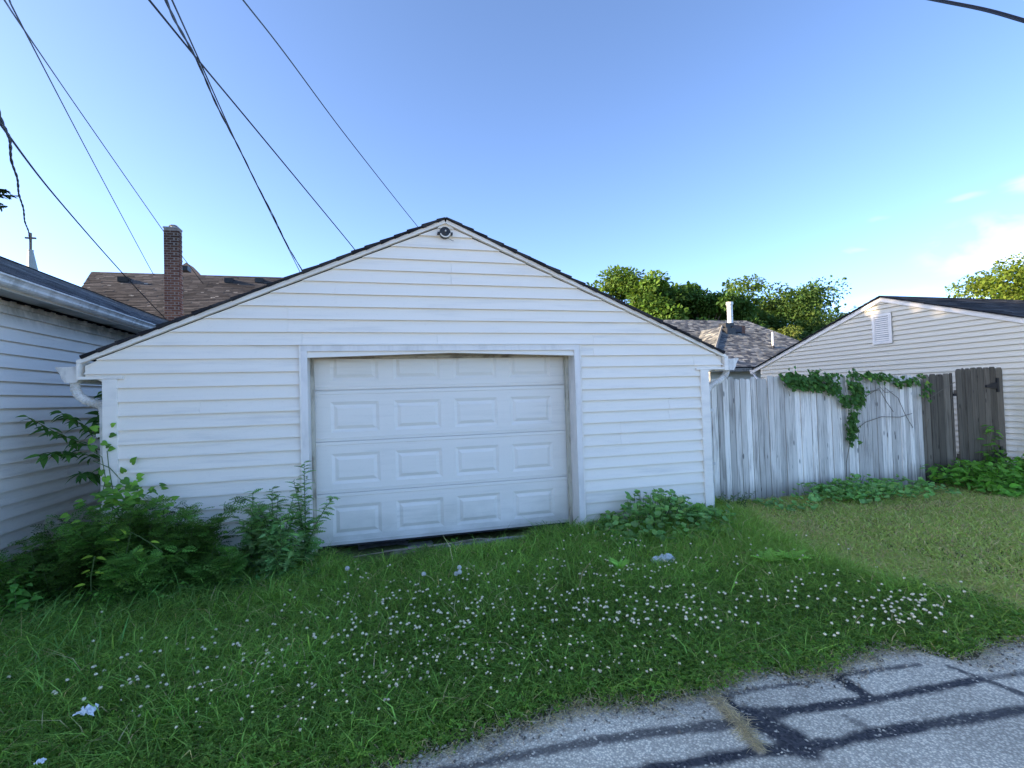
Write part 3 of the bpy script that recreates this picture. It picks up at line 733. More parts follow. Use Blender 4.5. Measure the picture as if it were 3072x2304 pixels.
for sg in (1, -1):
    ye = AY_ + sg * (EYb - AY_ + .05); ze = AZ_ - (EYb - AY_ + .05) * pb
    part('rake_board', MB().prism([(XB - .05, AY_, AZ_ + .005), (XB - .05, ye, ze + .005), (XB - .05, ye, ze - .085), (XB - .05, AY_, AZ_ - .092)], (.05, 0, 0)), 'white_trim', beige)
    nb = Vector((0, sg * pb, 1)).normalized()
    q = [Vector((XB - .09, ye, ze + .02)), Vector((XB + 7.2, ye, ze + .02)), Vector((XB + 7.2, AY_, AZ_ + .02)), Vector((XB - .09, AY_, AZ_ + .02))]
    if sg > 0: q = [q[0], q[3], q[2], q[1]]
    rfb = part('roof', MB().prism([p - nb * .018 for p in q], nb * .016), 'dark_void', beige)
    part('shingle_field', shingles(q, nb, [(.05, .052, .056), (.035, .036, .04), (.07, .07, .072)], .14, .3, .010, rb), 'asphalt_shingle', beige, rfb, kind='stuff')
gb = part('gutter', MB().prism([(XB - .06, EYb + .04 + a, EZb - .14 + b) for a, b in ((0, .12), (.12, .12), (.11, .06), (.08, 0), (0, 0))], (7, 0, 0)), 'gutter_white', beige)
part('downspout', MB().tube([(XB - .02, EYb + .05, EZb - .14), (XB - .03, EYb - .02, EZb - .22), (XB - .03, EYb - .15, EZb - .3), (XB - .03, EYb - .15, 0)], .035, 8), 'gutter_white', beige)
vy0, vy1, vz0, vz1 = 7.60, 8.0, 2.29, 2.90
vent = part('gable_vent', MB().box(XB - .036, XB - .034, vy0, vy1, vz0, vz1), 'dark_void', beige)
vf = MB()
for (a, b, c, d) in ((vy0, vy0 + .055, vz0, vz1), (vy1 - .055, vy1, vz0, vz1), (vy0 + .055, vy1 - .055, vz0, vz0 + .055), (vy0 + .055, vy1 - .055, vz1 - .055, vz1)): vf.box(XB - .055, XB - .0345, a, b, c, d)
part('vent_frame', vf, 'white_trim', beige, vent)
for k in range(12):
    z = vz0 + .06 + k * .041
    part('louver', MB().prism([(XB - .056, vy0 + .057, z), (XB - .056, vy1 - .057, z), (XB - .038, vy1 - .057, z + .034), (XB - .038, vy0 + .057, z + .034)], (.004, 0, .004)), 'white_trim', beige, vent)

# ------------------------------------------------------------------ grey roofed house in the middle distance
k3 = 450 / 2196
z3 = lambda x, y: (2050 + x * k3, 840 + y * k3)
mid = thing('grey_roofed_house', (12, 15, -.1), 'low cream house with mottled grey hip roof beyond the picket fence', 'house')
rm = random.Random(12)
pe = on_y(*z3(690, 1275), 13.0); zE = pe.z
A3 = on_y(*z3(570, 685), 15.5)
pitch = (A3.z - zE) / 2.5
nf = Vector((0, -pitch, 1)).normalized()
fpl = lambda x, y: on_plane(*z3(x, y), Vector((0, 13.0, zE)), nf)
front = [Vector((8.2, 13.0, zE)), Vector((20.5, 13.0, zE)), fpl(1850, 912), fpl(1250, 908), A3, fpl(465, 1040)]
hb = front[5]; t = (hb - A3); hipb = A3 + t * ((zE - A3.z) / t.z)      # where the hip meets the eave
front[0] = hipb; front.pop()
rfm = part('roof', MB().prism([p + Vector((0, 0, -.03)) for p in front], (0, 0, .024)), 'dark_void', mid)
part('shingle_field', shingles(front, nf, GREYROOF, .10, .17, .012, rm), 'asphalt_shingle', mid, rfm, kind='stuff')
# left hip face, lit by the low sun
rB = Vector((A3.x, 17.2, A3.z)); vL = Vector((hipb.x, 17.2, zE))
hipq = [hipb, A3, rB, vL]
nh = (A3 - hipb).cross(rB - A3); nh = nh if nh.z > 0 else -nh
part('roof', MB().prism([p + Vector((0, 0, -.03)) for p in hipq], (0, 0, .024)), 'dark_void', mid)
part('shingle_field', shingles(hipq, nh, GREYROOF, .10, .17, .012, rm), 'asphalt_shingle', mid, rfm, kind='stuff')
# main roof behind
m0 = on_y(*z3(0, 597), 17.6); m1 = on_y(*z3(930, 590), 17.6); zM = (m0.z + m1.z) / 2
yEave = 17.6 - (zM - zE) / pitch
mainq = [Vector((6, yEave, zE)), Vector((m1.x + 2.2, yEave, zE)), Vector((m1.x, 17.6, zM)), Vector((6, 17.6, zM))]
part('roof', MB().prism([p + Vector((0, .02, -.03)) for p in mainq], (0, 0, .022)), 'dark_void', mid)
part('shingle_field', shingles(mainq, nf, GREYROOF, .10, .17, .012, rm), 'asphalt_shingle', mid, rfm, kind='stuff')
part('ridge_cap', MB().tube([hipb + Vector((0, 0, .02)), A3 + Vector((0, 0, .02))], .05, 6, (.2, .2, .19)), 'asphalt_shingle', mid, rfm)
wallm = MB().box(hipb.x + .25, 20.3, 13.35, 22, -.3, zE - .03).box(6.2, hipb.x + .24, yEave + .3, 22, -.3, zE - .03)
part('wall', wallm, 'cream_siding', mid)
part('fascia', MB().box(hipb.x - .0, 20.4, 13.0, 13.03, zE - .14, zE - .035), 'rotten_wood', mid)
fb = on_y(*z3(760, 690), 15.35)
fl = part('chimney', MB().box(fb.x - .26, fb.x + .42, 15.35, 15.95, fb.z - .6, fb.z + .06), 'brick_wall', mid)
ft = on_y(*z3(745, 335), 15.6)
part('flue_pipe', MB().tube([(fb.x + .0, 15.6, fb.z), (fb.x + .0, 15.6, ft.z - .08)], .098, 14), 'flue_metal', mid, fl)
part('flue_cap', MB().tube([(fb.x, 15.6, ft.z - .08), (fb.x, 15.6, ft.z + .02)], .122, 14), 'flue_metal', mid, fl)
part('flashing', MB().prism([fpl(690, 790) + Vector((0, -.0, .02)), fpl(850, 780) + Vector((0, 0, .02)), fpl(845, 740) + Vector((0, 0, .12)), fpl(720, 715) + Vector((0, 0, .12))], (0, -.04, .02)), 'black_plastic', mid, fl)
for (x, y) in ((640, 690), (660, 760)):
    p = fpl(x, y); part('roof_vent', MB().box(p.x - .19, p.x + .16, p.y - .18, p.y + .2, p.z - .1, p.z + .13), 'black_plastic', mid)
p = fpl(1313, 985)
vp = part('vent_pipe', MB().tube([p + Vector((0, 0, -.1)), p + Vector((0, 0, .52))], .032, 10), 'white_trim', mid)
part('pipe_boot', MB().tube([p + Vector((0, 0, -.06)), p + Vector((0, 0, .06))], [.09, .045], 10), 'black_plastic', mid, vp)

# ------------------------------------------------------------------ brown roofed house behind the garage
zq = lambda x, y: (x * .2532, 740 + y * .2532)
brown = thing('brown_roofed_house', (-6, 24, -.1), 'large house with weathered brown shingle roof and tall brick chimney', 'house')
rw = random.Random(21)
zr = 7.04; ye, zze = 19.7, 4.15
nbk = Vector((0, -(zr - zze), 24 - ye)).normalized()
bpl = lambda x, y: on_plane(x, y, Vector((0, 24, zr)), nbk)
bl0 = bpl(*zq(1080, 305)); bl1 = bpl(*zq(940, 520)); tt = bl1 - bl0; bl2 = bl0 + tt * ((3.6 - bl0.z) / tt.z)
br0 = bpl(645 * S, 600 * S)
broof = [bl2, Vector((br0.x + .02, bl2.y, bl2.z)), br0, bl0]
rfb = part('roof', MB().prism([p + Vector((0, 0, -.04)) for p in broof], (0, 0, .03)).prism([bl0 + Vector((0, .01, -.05)), br0 + Vector((0, .01, -.05)), Vector((br0.x, 28.6, 4)), Vector((bl0.x, 28.6, 4))], (0, 0, -.05)), 'dark_void', brown)
part('shingle_field', shingles(broof, nbk, BROWNROOF, .145, .33, .014, rw), 'asphalt_shingle', brown, rfb, kind='stuff')
fk = MB()
for _ in range(46):                                               # slipped tabs with a pale torn edge
    u = rw.uniform(0, 1); v = rw.uniform(.05, .9); a = bl0.lerp(br0, u * .75); b = bl2.lerp(broof[1], u * .75); c = a.lerp(b, v)
    w = rw.uniform(.06, .17); fk.add([c + nbk * .022, c + Vector((w, 0, 0)) + nbk * .024, c + Vector((w * .9, .03, .035)) + nbk * .02, c + Vector((w * .1, .02, .025)) + nbk * .02], [(0, 1, 2, 3)], (.36, .33, .29))
part('torn_tab', fk, 'asphalt_shingle', brown, rfb, kind='stuff')
part('wall', MB().box(bl2.x + .5, br0.x - .2, 20.2, 28.2, -.3, 3.7), 'brick_wall', brown)
pk = [on_y(x * S, y * S, 24.25 + (612 - y) * .045) for x, y in ((368, 612), (448, 614), (440, 601), (430, 589), (418, 577), (402, 567), (388, 576), (378, 588), (368, 600))]
part('roof_peak', MB().prism([p + Vector((0, 0, 0)) for p in pk], (0, .6, -.3), BROWNROOF[0]), 'asphalt_shingle', brown)
for (x, y) in ((1480, 398), (2185, 262)):
    q = bpl(*zq(x, y)) if y > 300 else on_y(*zq(x, y), 24.5)
    rv = part('roof_vent', MB().box(q.x - .16, q.x + .2, q.y - .25, q.y + .2, q.z - .12, q.z + .08), 'black_plastic', brown)
for (x, y) in ((497, 607), (562, 607)):
    q = bpl(x * S, y * S); part('roof_vent', MB().box(q.x - .16, q.x + .16, q.y - .25, q.y + .2, q.z - .12, q.z + .08), 'black_plastic', brown)
# chimney, brick by brick
CX0, CX1, CY0, CY1, CZ0, CZ1 = -6.80, -6.36, 18.9, 19.26, 3.95, 7.42
chim = part('chimney', MB().box(CX0 + .007, CX1 - .007, CY0 + .007, CY1 - .012, 3.0, CZ1), 'mortar', brown)
BH, BL, BD, J = .083, .20, .10, .020
bm = MB().box(-BL / 2 + J / 2, BL / 2 - J / 2, 0, .09, J / 2, BH - J / 2).mesh('brick'); bm.materials.append(MATS['chimney_brick'])
bh = MB().box(-BD / 2 + J / 2, BD / 2 - J / 2, 0, .09, J / 2, BH - J / 2).mesh('brick_half'); bh.materials.append(MATS['chimney_brick'])
base_b = BASE[brown]
def put_brick(me, x, y, z, rz):
    o = bpy.data.objects.new('brick', me); COL.objects.link(o); o.parent = chim
    o.location = Vector((x, y, z)) - base_b; o.rotation_euler = (rw.uniform(-.03, .03), 0, rz + rw.uniform(-.03, .03))
nc = int((CZ1 - CZ0) / BH)
for c in range(nc):
    z = CZ0 + c * BH
    wdt = CX1 - CX0; x = CX0 - (BL / 2 if c % 2 else 0) + .0
    while x < CX1 - .02:
        a, b = max(x, CX0), min(x + BL, CX1)
        if b - a > .15: put_brick(bm, (a + b) / 2, CY0 + rw.uniform(-.004, .004), z, 0)
        elif b - a > .03: put_brick(bh, (a + b) / 2, CY0 + rw.uniform(-.004, .004), z, 0)
        x += BL
    y = CY0 + (.0 if c % 2 else .1)
    while y < CY1 - .05:
        put_brick(bm, CX1 + .0 + rw.uniform(-.003, .003), min(y + BL / 2, CY1 - BL / 2), z, math.pi / 2) if y + BL <= CY1 + .06 else None
        y += BL
part('chimney_crown', MB().box(CX0 - .01, CX1 + .01, CY0 - .01, CY1, CZ1, CZ1 + .05), 'concrete_old', brown, chim)
part('flue_cap', MB().tube([(-6.56, 19.08, CZ1 + .05), (-6.56, 19.08, CZ1 + .11), (-6.56, 19.08, CZ1 + .115), (-6.56, 19.08, CZ1 + .15)], [.09, .09, .14, .11], 12), 'dull_metal', brown, chim)

# ------------------------------------------------------------------ church spire far off
chb = on_y(70 * S, 590 * S, 70); cht = on_y(66 * S, 540 * S, 70); cc = on_y(66 * S, 503 * S, 70)
church = thing('church', (chb.x, 70, -.1), 'distant church with slim grey spire topped by a cross', 'church')
w0 = (on_y(84 * S, 590 * S, 70).x - on_y(57 * S, 590 * S, 70).x) / 2
slope_h = (cht.z - chb.z)
part('tower', MB().box(chb.x - 2.4, chb.x + 2.4, 67.6, 72.4, -.3, chb.z - 4), 'spire_grey', church)
part('nave', MB().prism([(chb.x - 14, 66, -.3), (chb.x - 14, 74, -.3), (chb.x - 14, 74, 7), (chb.x - 14, 70, 11), (chb.x - 14, 66, 7)], (12, 0, 0)), 'spire_grey', church)
sp = part('spire', MB().tube([(chb.x, 70, chb.z - 4.0), (chb.x, 70, chb.z), (cht.x, 70, cht.z - .2), (cht.x, 70, cht.z)], [w0 * 2.2, w0, .28, .3], 8), 'spire_grey', church)
part('cross', MB().box(cc.x - .09, cc.x + .09, 69.9, 70.1, cht.z - .1, cc.z).box(cc.x - .52, cc.x + .52, 69.91, 70.09, cc.z - .70, cc.z - .52), 'cross_bronze', church, sp)

# ------------------------------------------------------------------ fences and gate
YF = 5.75
def dogear(w, h, t=.017, e=.022):
    return MB().prism([(-w / 2, 0, 0), (w / 2, 0, 0), (w / 2, 0, h - e * 1.6), (w / 2 - e * .35, 0, h - e * .55), (w / 2 - e, 0, h), (-w / 2 + e, 0, h), (-w / 2 + e * .35, 0, h - e * .55), (-w / 2, 0, h - e * 1.6)], (0, t, 0))
rf_ = random.Random(14)
fence = thing('picket_fence', (6.2, YF, -.06), 'weathered white picket fence with peeling paint, ivy hanging over its top', 'fence')
fb_ = BASE[fence]
variants = [dogear(w, h).mesh('board') for w, h in ((.083, 1.69), (.081, 1.675), (.084, 1.70), (.080, 1.685), (.084, 1.695))]
for m in variants: m.materials.append(MATS['peeling_white_wood'])
x = 3.96; k = 0
while x < 8.02:
    o = bpy.data.objects.new('board', variants[rf_.randrange(5)]); COL.objects.link(o); o.parent = fence
    lean = .004 + .024 * smooth01((x - 6.5) / 1.5)
    o.location = Vector((x + rf_.uniform(-.002, .002), YF + rf_.uniform(-.005, .005), -.08 - .02 * smooth01((x - 6) / 2) + rf_.uniform(-.012, .012))) - fb_
    o.rotation_euler = (rf_.uniform(-.006, .006), -float(lean) * .0 + rf_.uniform(-.004, .004), rf_.uniform(-.03, .03))
    x += .0905; k += 1
for z in (.28, .85, 1.42): part('rail', MB().box(3.9, 8.0, YF + .024, YF + .062, z - .045, z + .045), 'peeling_white_wood', fence)
for px_ in (4.0, 6.0, 7.9): part('post', MB().box(px_ - .045, px_ + .045, YF + .063, YF + .153, -.3, 1.5), 'peeling_white_wood', fence)
panel = thing('grey_fence_panel', (8.35, YF + .05, -.09), 'short run of unpainted grey fence boards between the white pickets and the gate', 'fence')
for i, (cx, w, h) in enumerate(((8.06, .09, 1.63), (8.17, .10, 1.70), (8.30, .135, 1.705), (8.445, .138, 1.70), (8.585, .135, 1.71), (8.685, .05, 1.715))):
    o = link('board', dogear(w - .006, h, .018, .028 if w > .06 else .008).mesh('board'), 'grey_wood', panel, Vector((cx, YF + .05 + rf_.uniform(-.004, .004), -.10)) - BASE[panel])
for z in (.3, 1.25): part('rail', MB().box(8.0, 8.70, YF + .07, YF + .108, z - .045, z + .045), 'grey_wood', panel)
part('post', MB().box(8.60, 8.69, YF + .11, YF + .20, -.3, 1.5), 'grey_wood', panel)
gate = thing('wooden_gate', (9.25, YF + .03, -.09), 'taller weathered grey wooden gate with black strap hinge beside the beige wall', 'gate')
for i, (cx, w, h) in enumerate(((8.805, .11, 1.765), (8.90, .07, 1.78), (8.995, .115, 1.775), (9.125, .135, 1.785), (9.265, .135, 1.785), (9.405, .138, 1.785), (9.545, .135, 1.79), (9.69, .14, 1.775))):
    o = link('board', dogear(w - .005, h - rf_.uniform(0, .01), .019, .03).mesh('board'), 'grey_wood', gate, Vector((cx, YF + .02 + rf_.uniform(-.004, .004), -.085)) - BASE[gate])
for z in (.3, 1.3): part('rail', MB().box(8.76, 9.75, YF + .04, YF + .078, z - .045, z + .045), 'grey_wood', gate)
part('brace', MB().prism([(8.78, YF + .04, .36), (8.90, YF + .04, .36), (9.72, YF + .04, 1.24), (9.60, YF + .04, 1.24)], (0, .03, 0)), 'grey_wood', gate)
part('strap_hinge', MB().prism([(9.36, YF - .002, 1.405), (9.36, YF - .002, 1.37), (9.60, YF - .002, 1.345), (9.60, YF - .002, 1.445)], (0, .02, 0)).box(9.60, 9.645, YF - .004, YF + .018, 1.29, 1.52), 'black_iron', gate)
part('strap_hinge', MB().prism([(9.40, YF - .002, .305), (9.40, YF - .002, .27), (9.60, YF - .002, .245), (9.60, YF - .002, .345)], (0, .02, 0)).box(9.60, 9.645, YF - .004, YF + .018, .2, .42), 'black_iron', gate)
part('latch', MB().box(8.70, 8.79, YF + .03, YF + .045, 1.25, 1.29), 'black_iron', gate)

# ------------------------------------------------------------------ trees
def tree(name, base, height, crown_r, crown_z, label, group=None, nclump=46, per=150, leaf=.24, col=(.055, .095, .022), seed=1, squash=.85, shape='round', var=.22):
    rt = np.random.default_rng(seed); rr = random.Random(seed)
    b = Vector(base); t = thing(name, b, label, 'tree', group)
    tr = MB(); lean = Vector((rr.uniform(-.3, .3), rr.uniform(-.3, .3), 0))
    pts = [b + Vector((0, 0, -.3)), b + lean * .3 + Vector((0, 0, height * .25)), b + lean * .7 + Vector((0, 0, height * .5)), b + lean + Vector((0, 0, height * .8))]
    r0 = height * .028
    trunk = part('trunk', tr.tube(pts, [r0 * 1.3, r0, r0 * .7, r0 * .25], 9), 'bark', t, smooth=True)
    cen = []
    for i in range(nclump):
        while True:
            q = rt.uniform(-1, 1, 3); l = np.linalg.norm(q)
            if .45 < l < 1: break
        q = q / l * l ** .5
        lump = 1 + .22 * math.sin(q[0] * 5 + seed) * math.cos(q[1] * 4 + seed * 2) + .12 * math.sin(q[2] * 9 + seed)
        c = np.array((q[0] * crown_r * lump, q[1] * crown_r * lump, (q[2] * (crown_r * squash) * lump)))
        cen.append(c + np.array((lean.x, lean.y, crown_z)))
    cen = np.array(cen)
    for i in range(0, nclump, 4):
        e = b + Vector(cen[i]); s = pts[1].lerp(pts[2], rr.random()) if i % 8 else pts[2]
        m = s.lerp(e, .5) + Vector((0, 0, -.08 * crown_r))
        part('limb', MB().tube([s, m, s.lerp(e, .96)], [r0 * .42, r0 * .25, r0 * .06], 6), 'bark', t, trunk)
    per = int(per * 2.1); k = len(cen); N = k * per
    ci = np.repeat(np.arange(k), per)
    rad = rt.uniform(.2, .42, k) * crown_r
    dq = rt.normal(0, 1, (N, 3)); dq /= np.linalg.norm(dq, axis=1, keepdims=True)
    rrad = rt.uniform(0, 1, N) ** .45
    P = cen[ci] + dq * (rad[ci] * rrad)[:, None] * np.array((1, 1, .62))
    d = dq + rt.normal(0, .5, (N, 3)); d[:, 2] -= .35
    nrm = dq * .6 + rt.normal(0, .45, (N, 3)) + np.array((0, 0, .8))
    Cc = np.array(col)[None] * (1 + rt.uniform(-var, var, (k, 1)))[ci] * (1 + rt.uniform(-.2, .2, (N, 1))) * (1 + rt.uniform(-.1, .1, (N, 3)))
    proto = (np.array([(0, -.22, 0), (.55, -.36, .05), (1, 0, -.08), (.55, .36, .05), (0, .22, 0)]), np.array([(0, 1, 3), (0, 3, 4), (1, 2, 3)]))
    V, Fc, Cv = scatter(proto, P, d, nrm, rt.uniform(.7, 1.35, N) * leaf * .70 * rt.lognormal(0, .25, N), Cc * np.array((1.6, 1.7, 1.6)))
    me = np_mesh('crown', V, Fc, Cv); me.materials.append(MATS['tree_leaf'])
    o = link('crown', me, None, t); o['kind'] = 'stuff'
    return t
GT = 'broadleaf trees beyond the grey roofed house'
T = lambda x, y, Y: on_y(x * S, y * S, Y)
def far_tree(cx, top, Y, half, **k):
    half *= 1.25; c = T(cx, top, Y); wpx = T(cx + half, top, Y).x - T(cx - half, top, Y).x; r_ = wpx / 2
    sq = k.pop('squash', .85)
    return tree('broadleaf_tree', (c.x, Y, -.1), c.z, r_, c.z - r_ * sq * .98, k.pop('label'), GT, squash=sq, **k)
far_tree(1372, 590, 42, 70, seed=3, leaf=.34, nclump=60, per=230, squash=.95, col=(.06, .098, .02), label='tallest background tree, just right of the white garage gable')
far_tree(1415, 622, 46, 75, seed=31, leaf=.32, nclump=44, per=200, squash=.9, col=(.052, .088, .02), label='darker rounded background tree on the right shoulder of the tallest one')
far_tree(1505, 626, 40, 66, seed=4, leaf=.32, nclump=46, per=220, squash=.9, col=(.045, .085, .022), label='dark dense background tree rising left of the metal flue')
far_tree(1628, 624, 46, 78, seed=5, leaf=.33, nclump=50, per=220, squash=.95, col=(.07, .11, .028), label='yellowish background tree directly behind the metal flue')
far_tree(1735, 638, 43, 86, seed=6, leaf=.33, nclump=52, per=220, squash=.95, col=(.052, .09, .025), label='broad background tree left of the beige gable, above a small bushy tree')
far_tree(1565, 640, 44, 60, seed=18, leaf=.33, nclump=50, per=220, squash=.95, col=(.05, .088, .024), label='background tree closing the gap between the dark one and the metal flue')
far_tree(1690, 655, 48, 80, seed=19, leaf=.33, nclump=50, per=220, squash=.95, col=(.048, .085, .024), label='deeper background tree filling in left of the broad one')
far_tree(1700, 708, 30, 34, seed=8, leaf=.15, nclump=30, per=200, squash=.9, col=(.085, .10, .026), label='small olive bushy tree just above the low grey ridge')
far_tree(1790, 676, 36, 40, seed=9, leaf=.18, nclump=30, per=200, squash=1.2, col=(.04, .075, .03), label='narrow dark tree whose top touches the beige rake')
c = T(2225, 563, 34); r_ = 6.6
tree('broadleaf_tree', (c.x + 1.5, 34, -.1), c.z, r_, c.z - r_ * .8, 'bright sunlit tree behind the dark roof of the beige garage', GT, 80, 230, .36, (.125, .165, .026), seed=15, squash=.82)
# conifer behind the white house, only two twig tips reach the picture
sprx, spry = -10.9, 10.2
spr = thing('spruce_tree', (sprx, spry, -.1), 'dark spruce whose twig tips poke in at the left edge of the picture', 'tree')
part('trunk', MB().tube([(sprx, spry, -.3), (sprx, spry, 6), (sprx, spry, 12.5)], [.28, .18, .02], 8), 'bark', spr)
rs = np.random.default_rng(33); PP = []; DD = []
tips = [on_y(33 * S, 423 * S, 9.6), on_y(14 * S, 412 * S, 9.6), on_y(7 * S, 447 * S, 9.6), on_y(2 * S, 440 * S, 9.6)]
ends = []
for i in range(70):
    z = 1.6 + 10.6 * (i / 70); a = i * 2.4; ln = 3.9 * (1 - (z - 1.2) / 12) + .2
    if math.cos(a) > .55: ln = min(ln, 2.6)
    ends.append(((0, 0, z), (math.cos(a) * ln, math.sin(a) * ln, z - .12 * ln)))
base_s = Vector((sprx, spry, -.1))
for tp in tips: ends.append(((0, 0, tp.z + .5), tuple(tp - base_s)))
bmb = MB()
for s0, e0 in ends:
    s0 = np.array(s0); e0 = np.array(e0); dv = e0 - s0; L = np.linalg.norm(dv)
    bmb.tube([Vector(s0) + base_s, Vector(e0) + base_s], [.04, .006], 5)
    m = int(120 * L)
    tt_ = rs.uniform(.12, 1, m); side = rs.normal(0, 1, (m, 3)); side[:, 2] = side[:, 2] * .35 - .25
    ofs = side * (.26 * (1.02 - tt_))[:, None] * min(1, L / 2)
    PP.append(s0 + dv * tt_[:, None] + ofs); DD.append(dv / L * .8 + side * .7)
part('branch', bmb, 'bark', spr)
PP = np.concatenate(PP); DD = np.concatenate(DD)
needle = (np.array([(0, -.16, 0), (.6, -.2, .02), (1, 0, 0), (.6, .2, .02), (0, .16, 0)]), np.array([(0, 1, 3), (0, 3, 4), (1, 2, 3)]))
V, Fc, Cv = scatter(needle, PP, DD, rs.normal(0, .5, PP.shape) + np.array((0, 0, 1)), rs.uniform(.05, .10, len(PP)), cols(len(PP), (.022, .035, .016)))
me = np_mesh('crown', V, Fc, Cv); me.materials.append(MATS['tree_leaf']); o = link('crown', me, None, spr); o['kind'] = 'stuff'
# two unseen maples added behind the white house to shade the beige gable
tree('shade_tree', (-14.8, 8.0, -.1), 11.4, 4.3, 7.1, 'unseen maple added behind the white house to shade the beige gable, nearer one', None, 80, 150, .34, (.05, .085, .022), seed=41, squash=1.0)
tree('shade_tree', (-15.4, 13.6, -.1), 11.4, 4.3, 7.1, 'unseen maple added behind the white house to shade the beige gable, farther one', None, 80, 150, .34, (.05, .085, .022), seed=42, squash=1.0)

# ------------------------------------------------------------------ overhead cables
def cable(pts, r, label, twist=0, ext=.35):
    P = [on_y(x, y, Y) for x, y, Y in pts]
    P = [P[0] + (P[0] - P[1]) * ext * 2] + P
    fine = []
    for i in range(len(P) - 1):
        p0 = P[max(i - 1, 0)]; p1 = P[i]; p2 = P[i + 1]; p3 = P[min(i + 2, len(P) - 1)]
        for t in np.linspace(0, 1, 10, endpoint=False):
            fine.append(.5 * ((2 * p1) + (p2 - p0) * t + (2 * p0 - 5 * p1 + 4 * p2 - p3) * t * t + (-p0 + 3 * p1 - 3 * p2 + p3) * t ** 3))
    fine.append(P[-1]); mb = MB()
    if twist:
        dense = []
        for a, b in zip(fine, fine[1:]):
            n = max(2, int((b - a).length / .06)); dense += [a.lerp(b, k / n) for k in range(n)]
        dense.append(fine[-1])
        s = 0; q = []; q2 = []
        for i, p in enumerate(dense):
            if i: s += (p - dense[i - 1]).length
            w_ = Vector((math.cos(s * twist), .3, math.sin(s * twist))) * r * .45 + Vector((math.sin(s * 2.3 + 1), 0, math.cos(s * 1.7))) * r * .8
            q.append(p + w_); q2.append(p + w_ - Vector((math.cos(s * twist), .3, math.sin(s * twist))) * r * .9)
        mb.tube(q, r * .75, 6); mb.tube(q2, r * .75, 6)
    else: mb.tube(fine, r, 6)
    solo('overhead_cable', mb, 'cable_rubber', tuple(fine[len(fine) // 2]), label, 'cable', 'overhead cables crossing the evening sky')
cable([(-25, 280, 4.5), (0, 333, 5.2), (28, 430, 6.8), (39, 491, 8), (50, 537, 9), (60, 588, 10.2), (73, 648, 12), (86, 704, 14), (92, 722, 15)], .014, 'thick twisted cable ending beside the distant church cross', 7)
cable([(-20, 345, 6), (167, 590, 10), (368, 820, 15), (517, 978, 18.3)], .012, 'thin cable running down to the foot of the brick chimney')
cable([(13, 0, 8), (79, 99.5, 10), (260, 363, 16), (493, 697, 21), (545, 767, 22.3), (662, 919, 24)], .012, 'thin cable passing behind the top of the brick chimney')
cable([(28, 0, 8), (69, 83, 9.5), (255, 440, 16), (430, 768, 22), (461, 824, 23)], .012, 'thin cable dropping to the brown roof ridge left of the chimney')
cable([(447.6, 0, 5.5), (606, 194, 7), (764, 384, 9), (1024, 699, 12.5), (1078, 766, 13.2)], .011, 'straight cable meeting the garage roof nearest below the ridge, crossing the twisted pair')
cable([(500, 0, 5), (574, 153, 6.5), (690, 393, 9), (759, 528, 10.5), (847, 704, 12.8), (915, 828, 14.5)], .013, 'heavier twisted service cable landing low on the garage roof', 6)
cable([(516, 0, 5.2), (602, 190, 7), (708, 426, 9.4), (805, 625, 11.8), (907, 830, 14.5)], .009, 'smooth thin cable hugging the heavier twisted one')
cable([(729, 0, 7), (856, 162, 9), (1024, 389, 12), (1189, 600, 15), (1263, 692, 16)], .010, 'thin cable reaching the garage roof close to its peak')
cable([(2798, -2, 3.0), (2950, 28, 2.6), (3072, 62, 2.3), (3200, 100, 2.1)], .014, 'thick black cable cutting across the top right corner', 0, 1.2)

# ------------------------------------------------------------------ plants
def rnd_dirs(N, upz=.4, rng=RNG):
    a = rng.uniform(0, 2 * math.pi, N); d = np.stack([np.cos(a), np.sin(a), rng.normal(upz, .35, N)], 1)
    return d
def leafy_stems(name, base, stems, proto, leaf, col, label, cat='plant', group=None, per_m=60, stem_r=.005, spread=.9, start=.12, updir=.35, taper=.5, dark=None, var=.25):
    # stems: list of polylines (world points); leaves stand off along them
    t = thing(name, base, label, cat, group); sm = MB(); one = MB(); PP = []; DD = []; SS = []
    for pts in stems:
        pts = [Vector(p) for p in pts]
        (sm if len(stems) > 30 else one).tube(pts, [stem_r * (1 - .7 * i / (len(pts) - 1)) for i in range(len(pts))], 5)
        if len(stems) <= 30: part('stem', one, 'stem_green', t); one = MB()
        A = np.array(pts); seg = np.linalg.norm(np.diff(A, axis=0), axis=1); cum = np.concatenate([[0], np.cumsum(seg)]); L = cum[-1]
        n = max(3, int(per_m * L)); s = np.linspace(start * L, L, n)
        P = np.stack([np.interp(s, cum, A[:, i]) for i in range(3)], 1)
        a = np.arange(n) * 2.4 + RNG.uniform(0, 6); tdir = np.stack([np.interp(s, cum, np.gradient(A[:, i], cum)) for i in range(3)], 1)
        d = np.stack([np.cos(a), np.sin(a), np.zeros(n)], 1) * spread + tdir * updir + RNG.normal(0, .22, (n, 3))
        PP.append(P); DD.append(d); SS.append(leaf * (1 - taper * (s / L)) * RNG.uniform(.7, 1.2, n))
    if len(stems) > 30: part('stem', sm, 'stem_green', t, kind='stuff')
    P = np.concatenate(PP); d = np.concatenate(DD); s = np.concatenate(SS)
    V, Fc, Cv = scatter(proto, P - np.array(base), d, np.array((0, 0, 1.0)) + RNG.normal(0, .35, d.shape), s, cols(len(P), col, var))
    me = np_mesh('foliage', V, Fc, Cv); me.materials.append(MATS['leaf_green']); o = link('foliage', me, None, t); o['kind'] = 'stuff'
    return t
def stem_from(x, y, h, lean, n=5, curl=.3):
    z0 = float(gz(x, y)) - .02
    return [(x + lean[0] * h * (k / (n - 1)) ** 1.6, y + lean[1] * h * (k / (n - 1)) ** 1.6, z0 + h * (k / (n - 1)) * (1 - curl * .3 * (k / (n - 1)))) for k in range(n)]
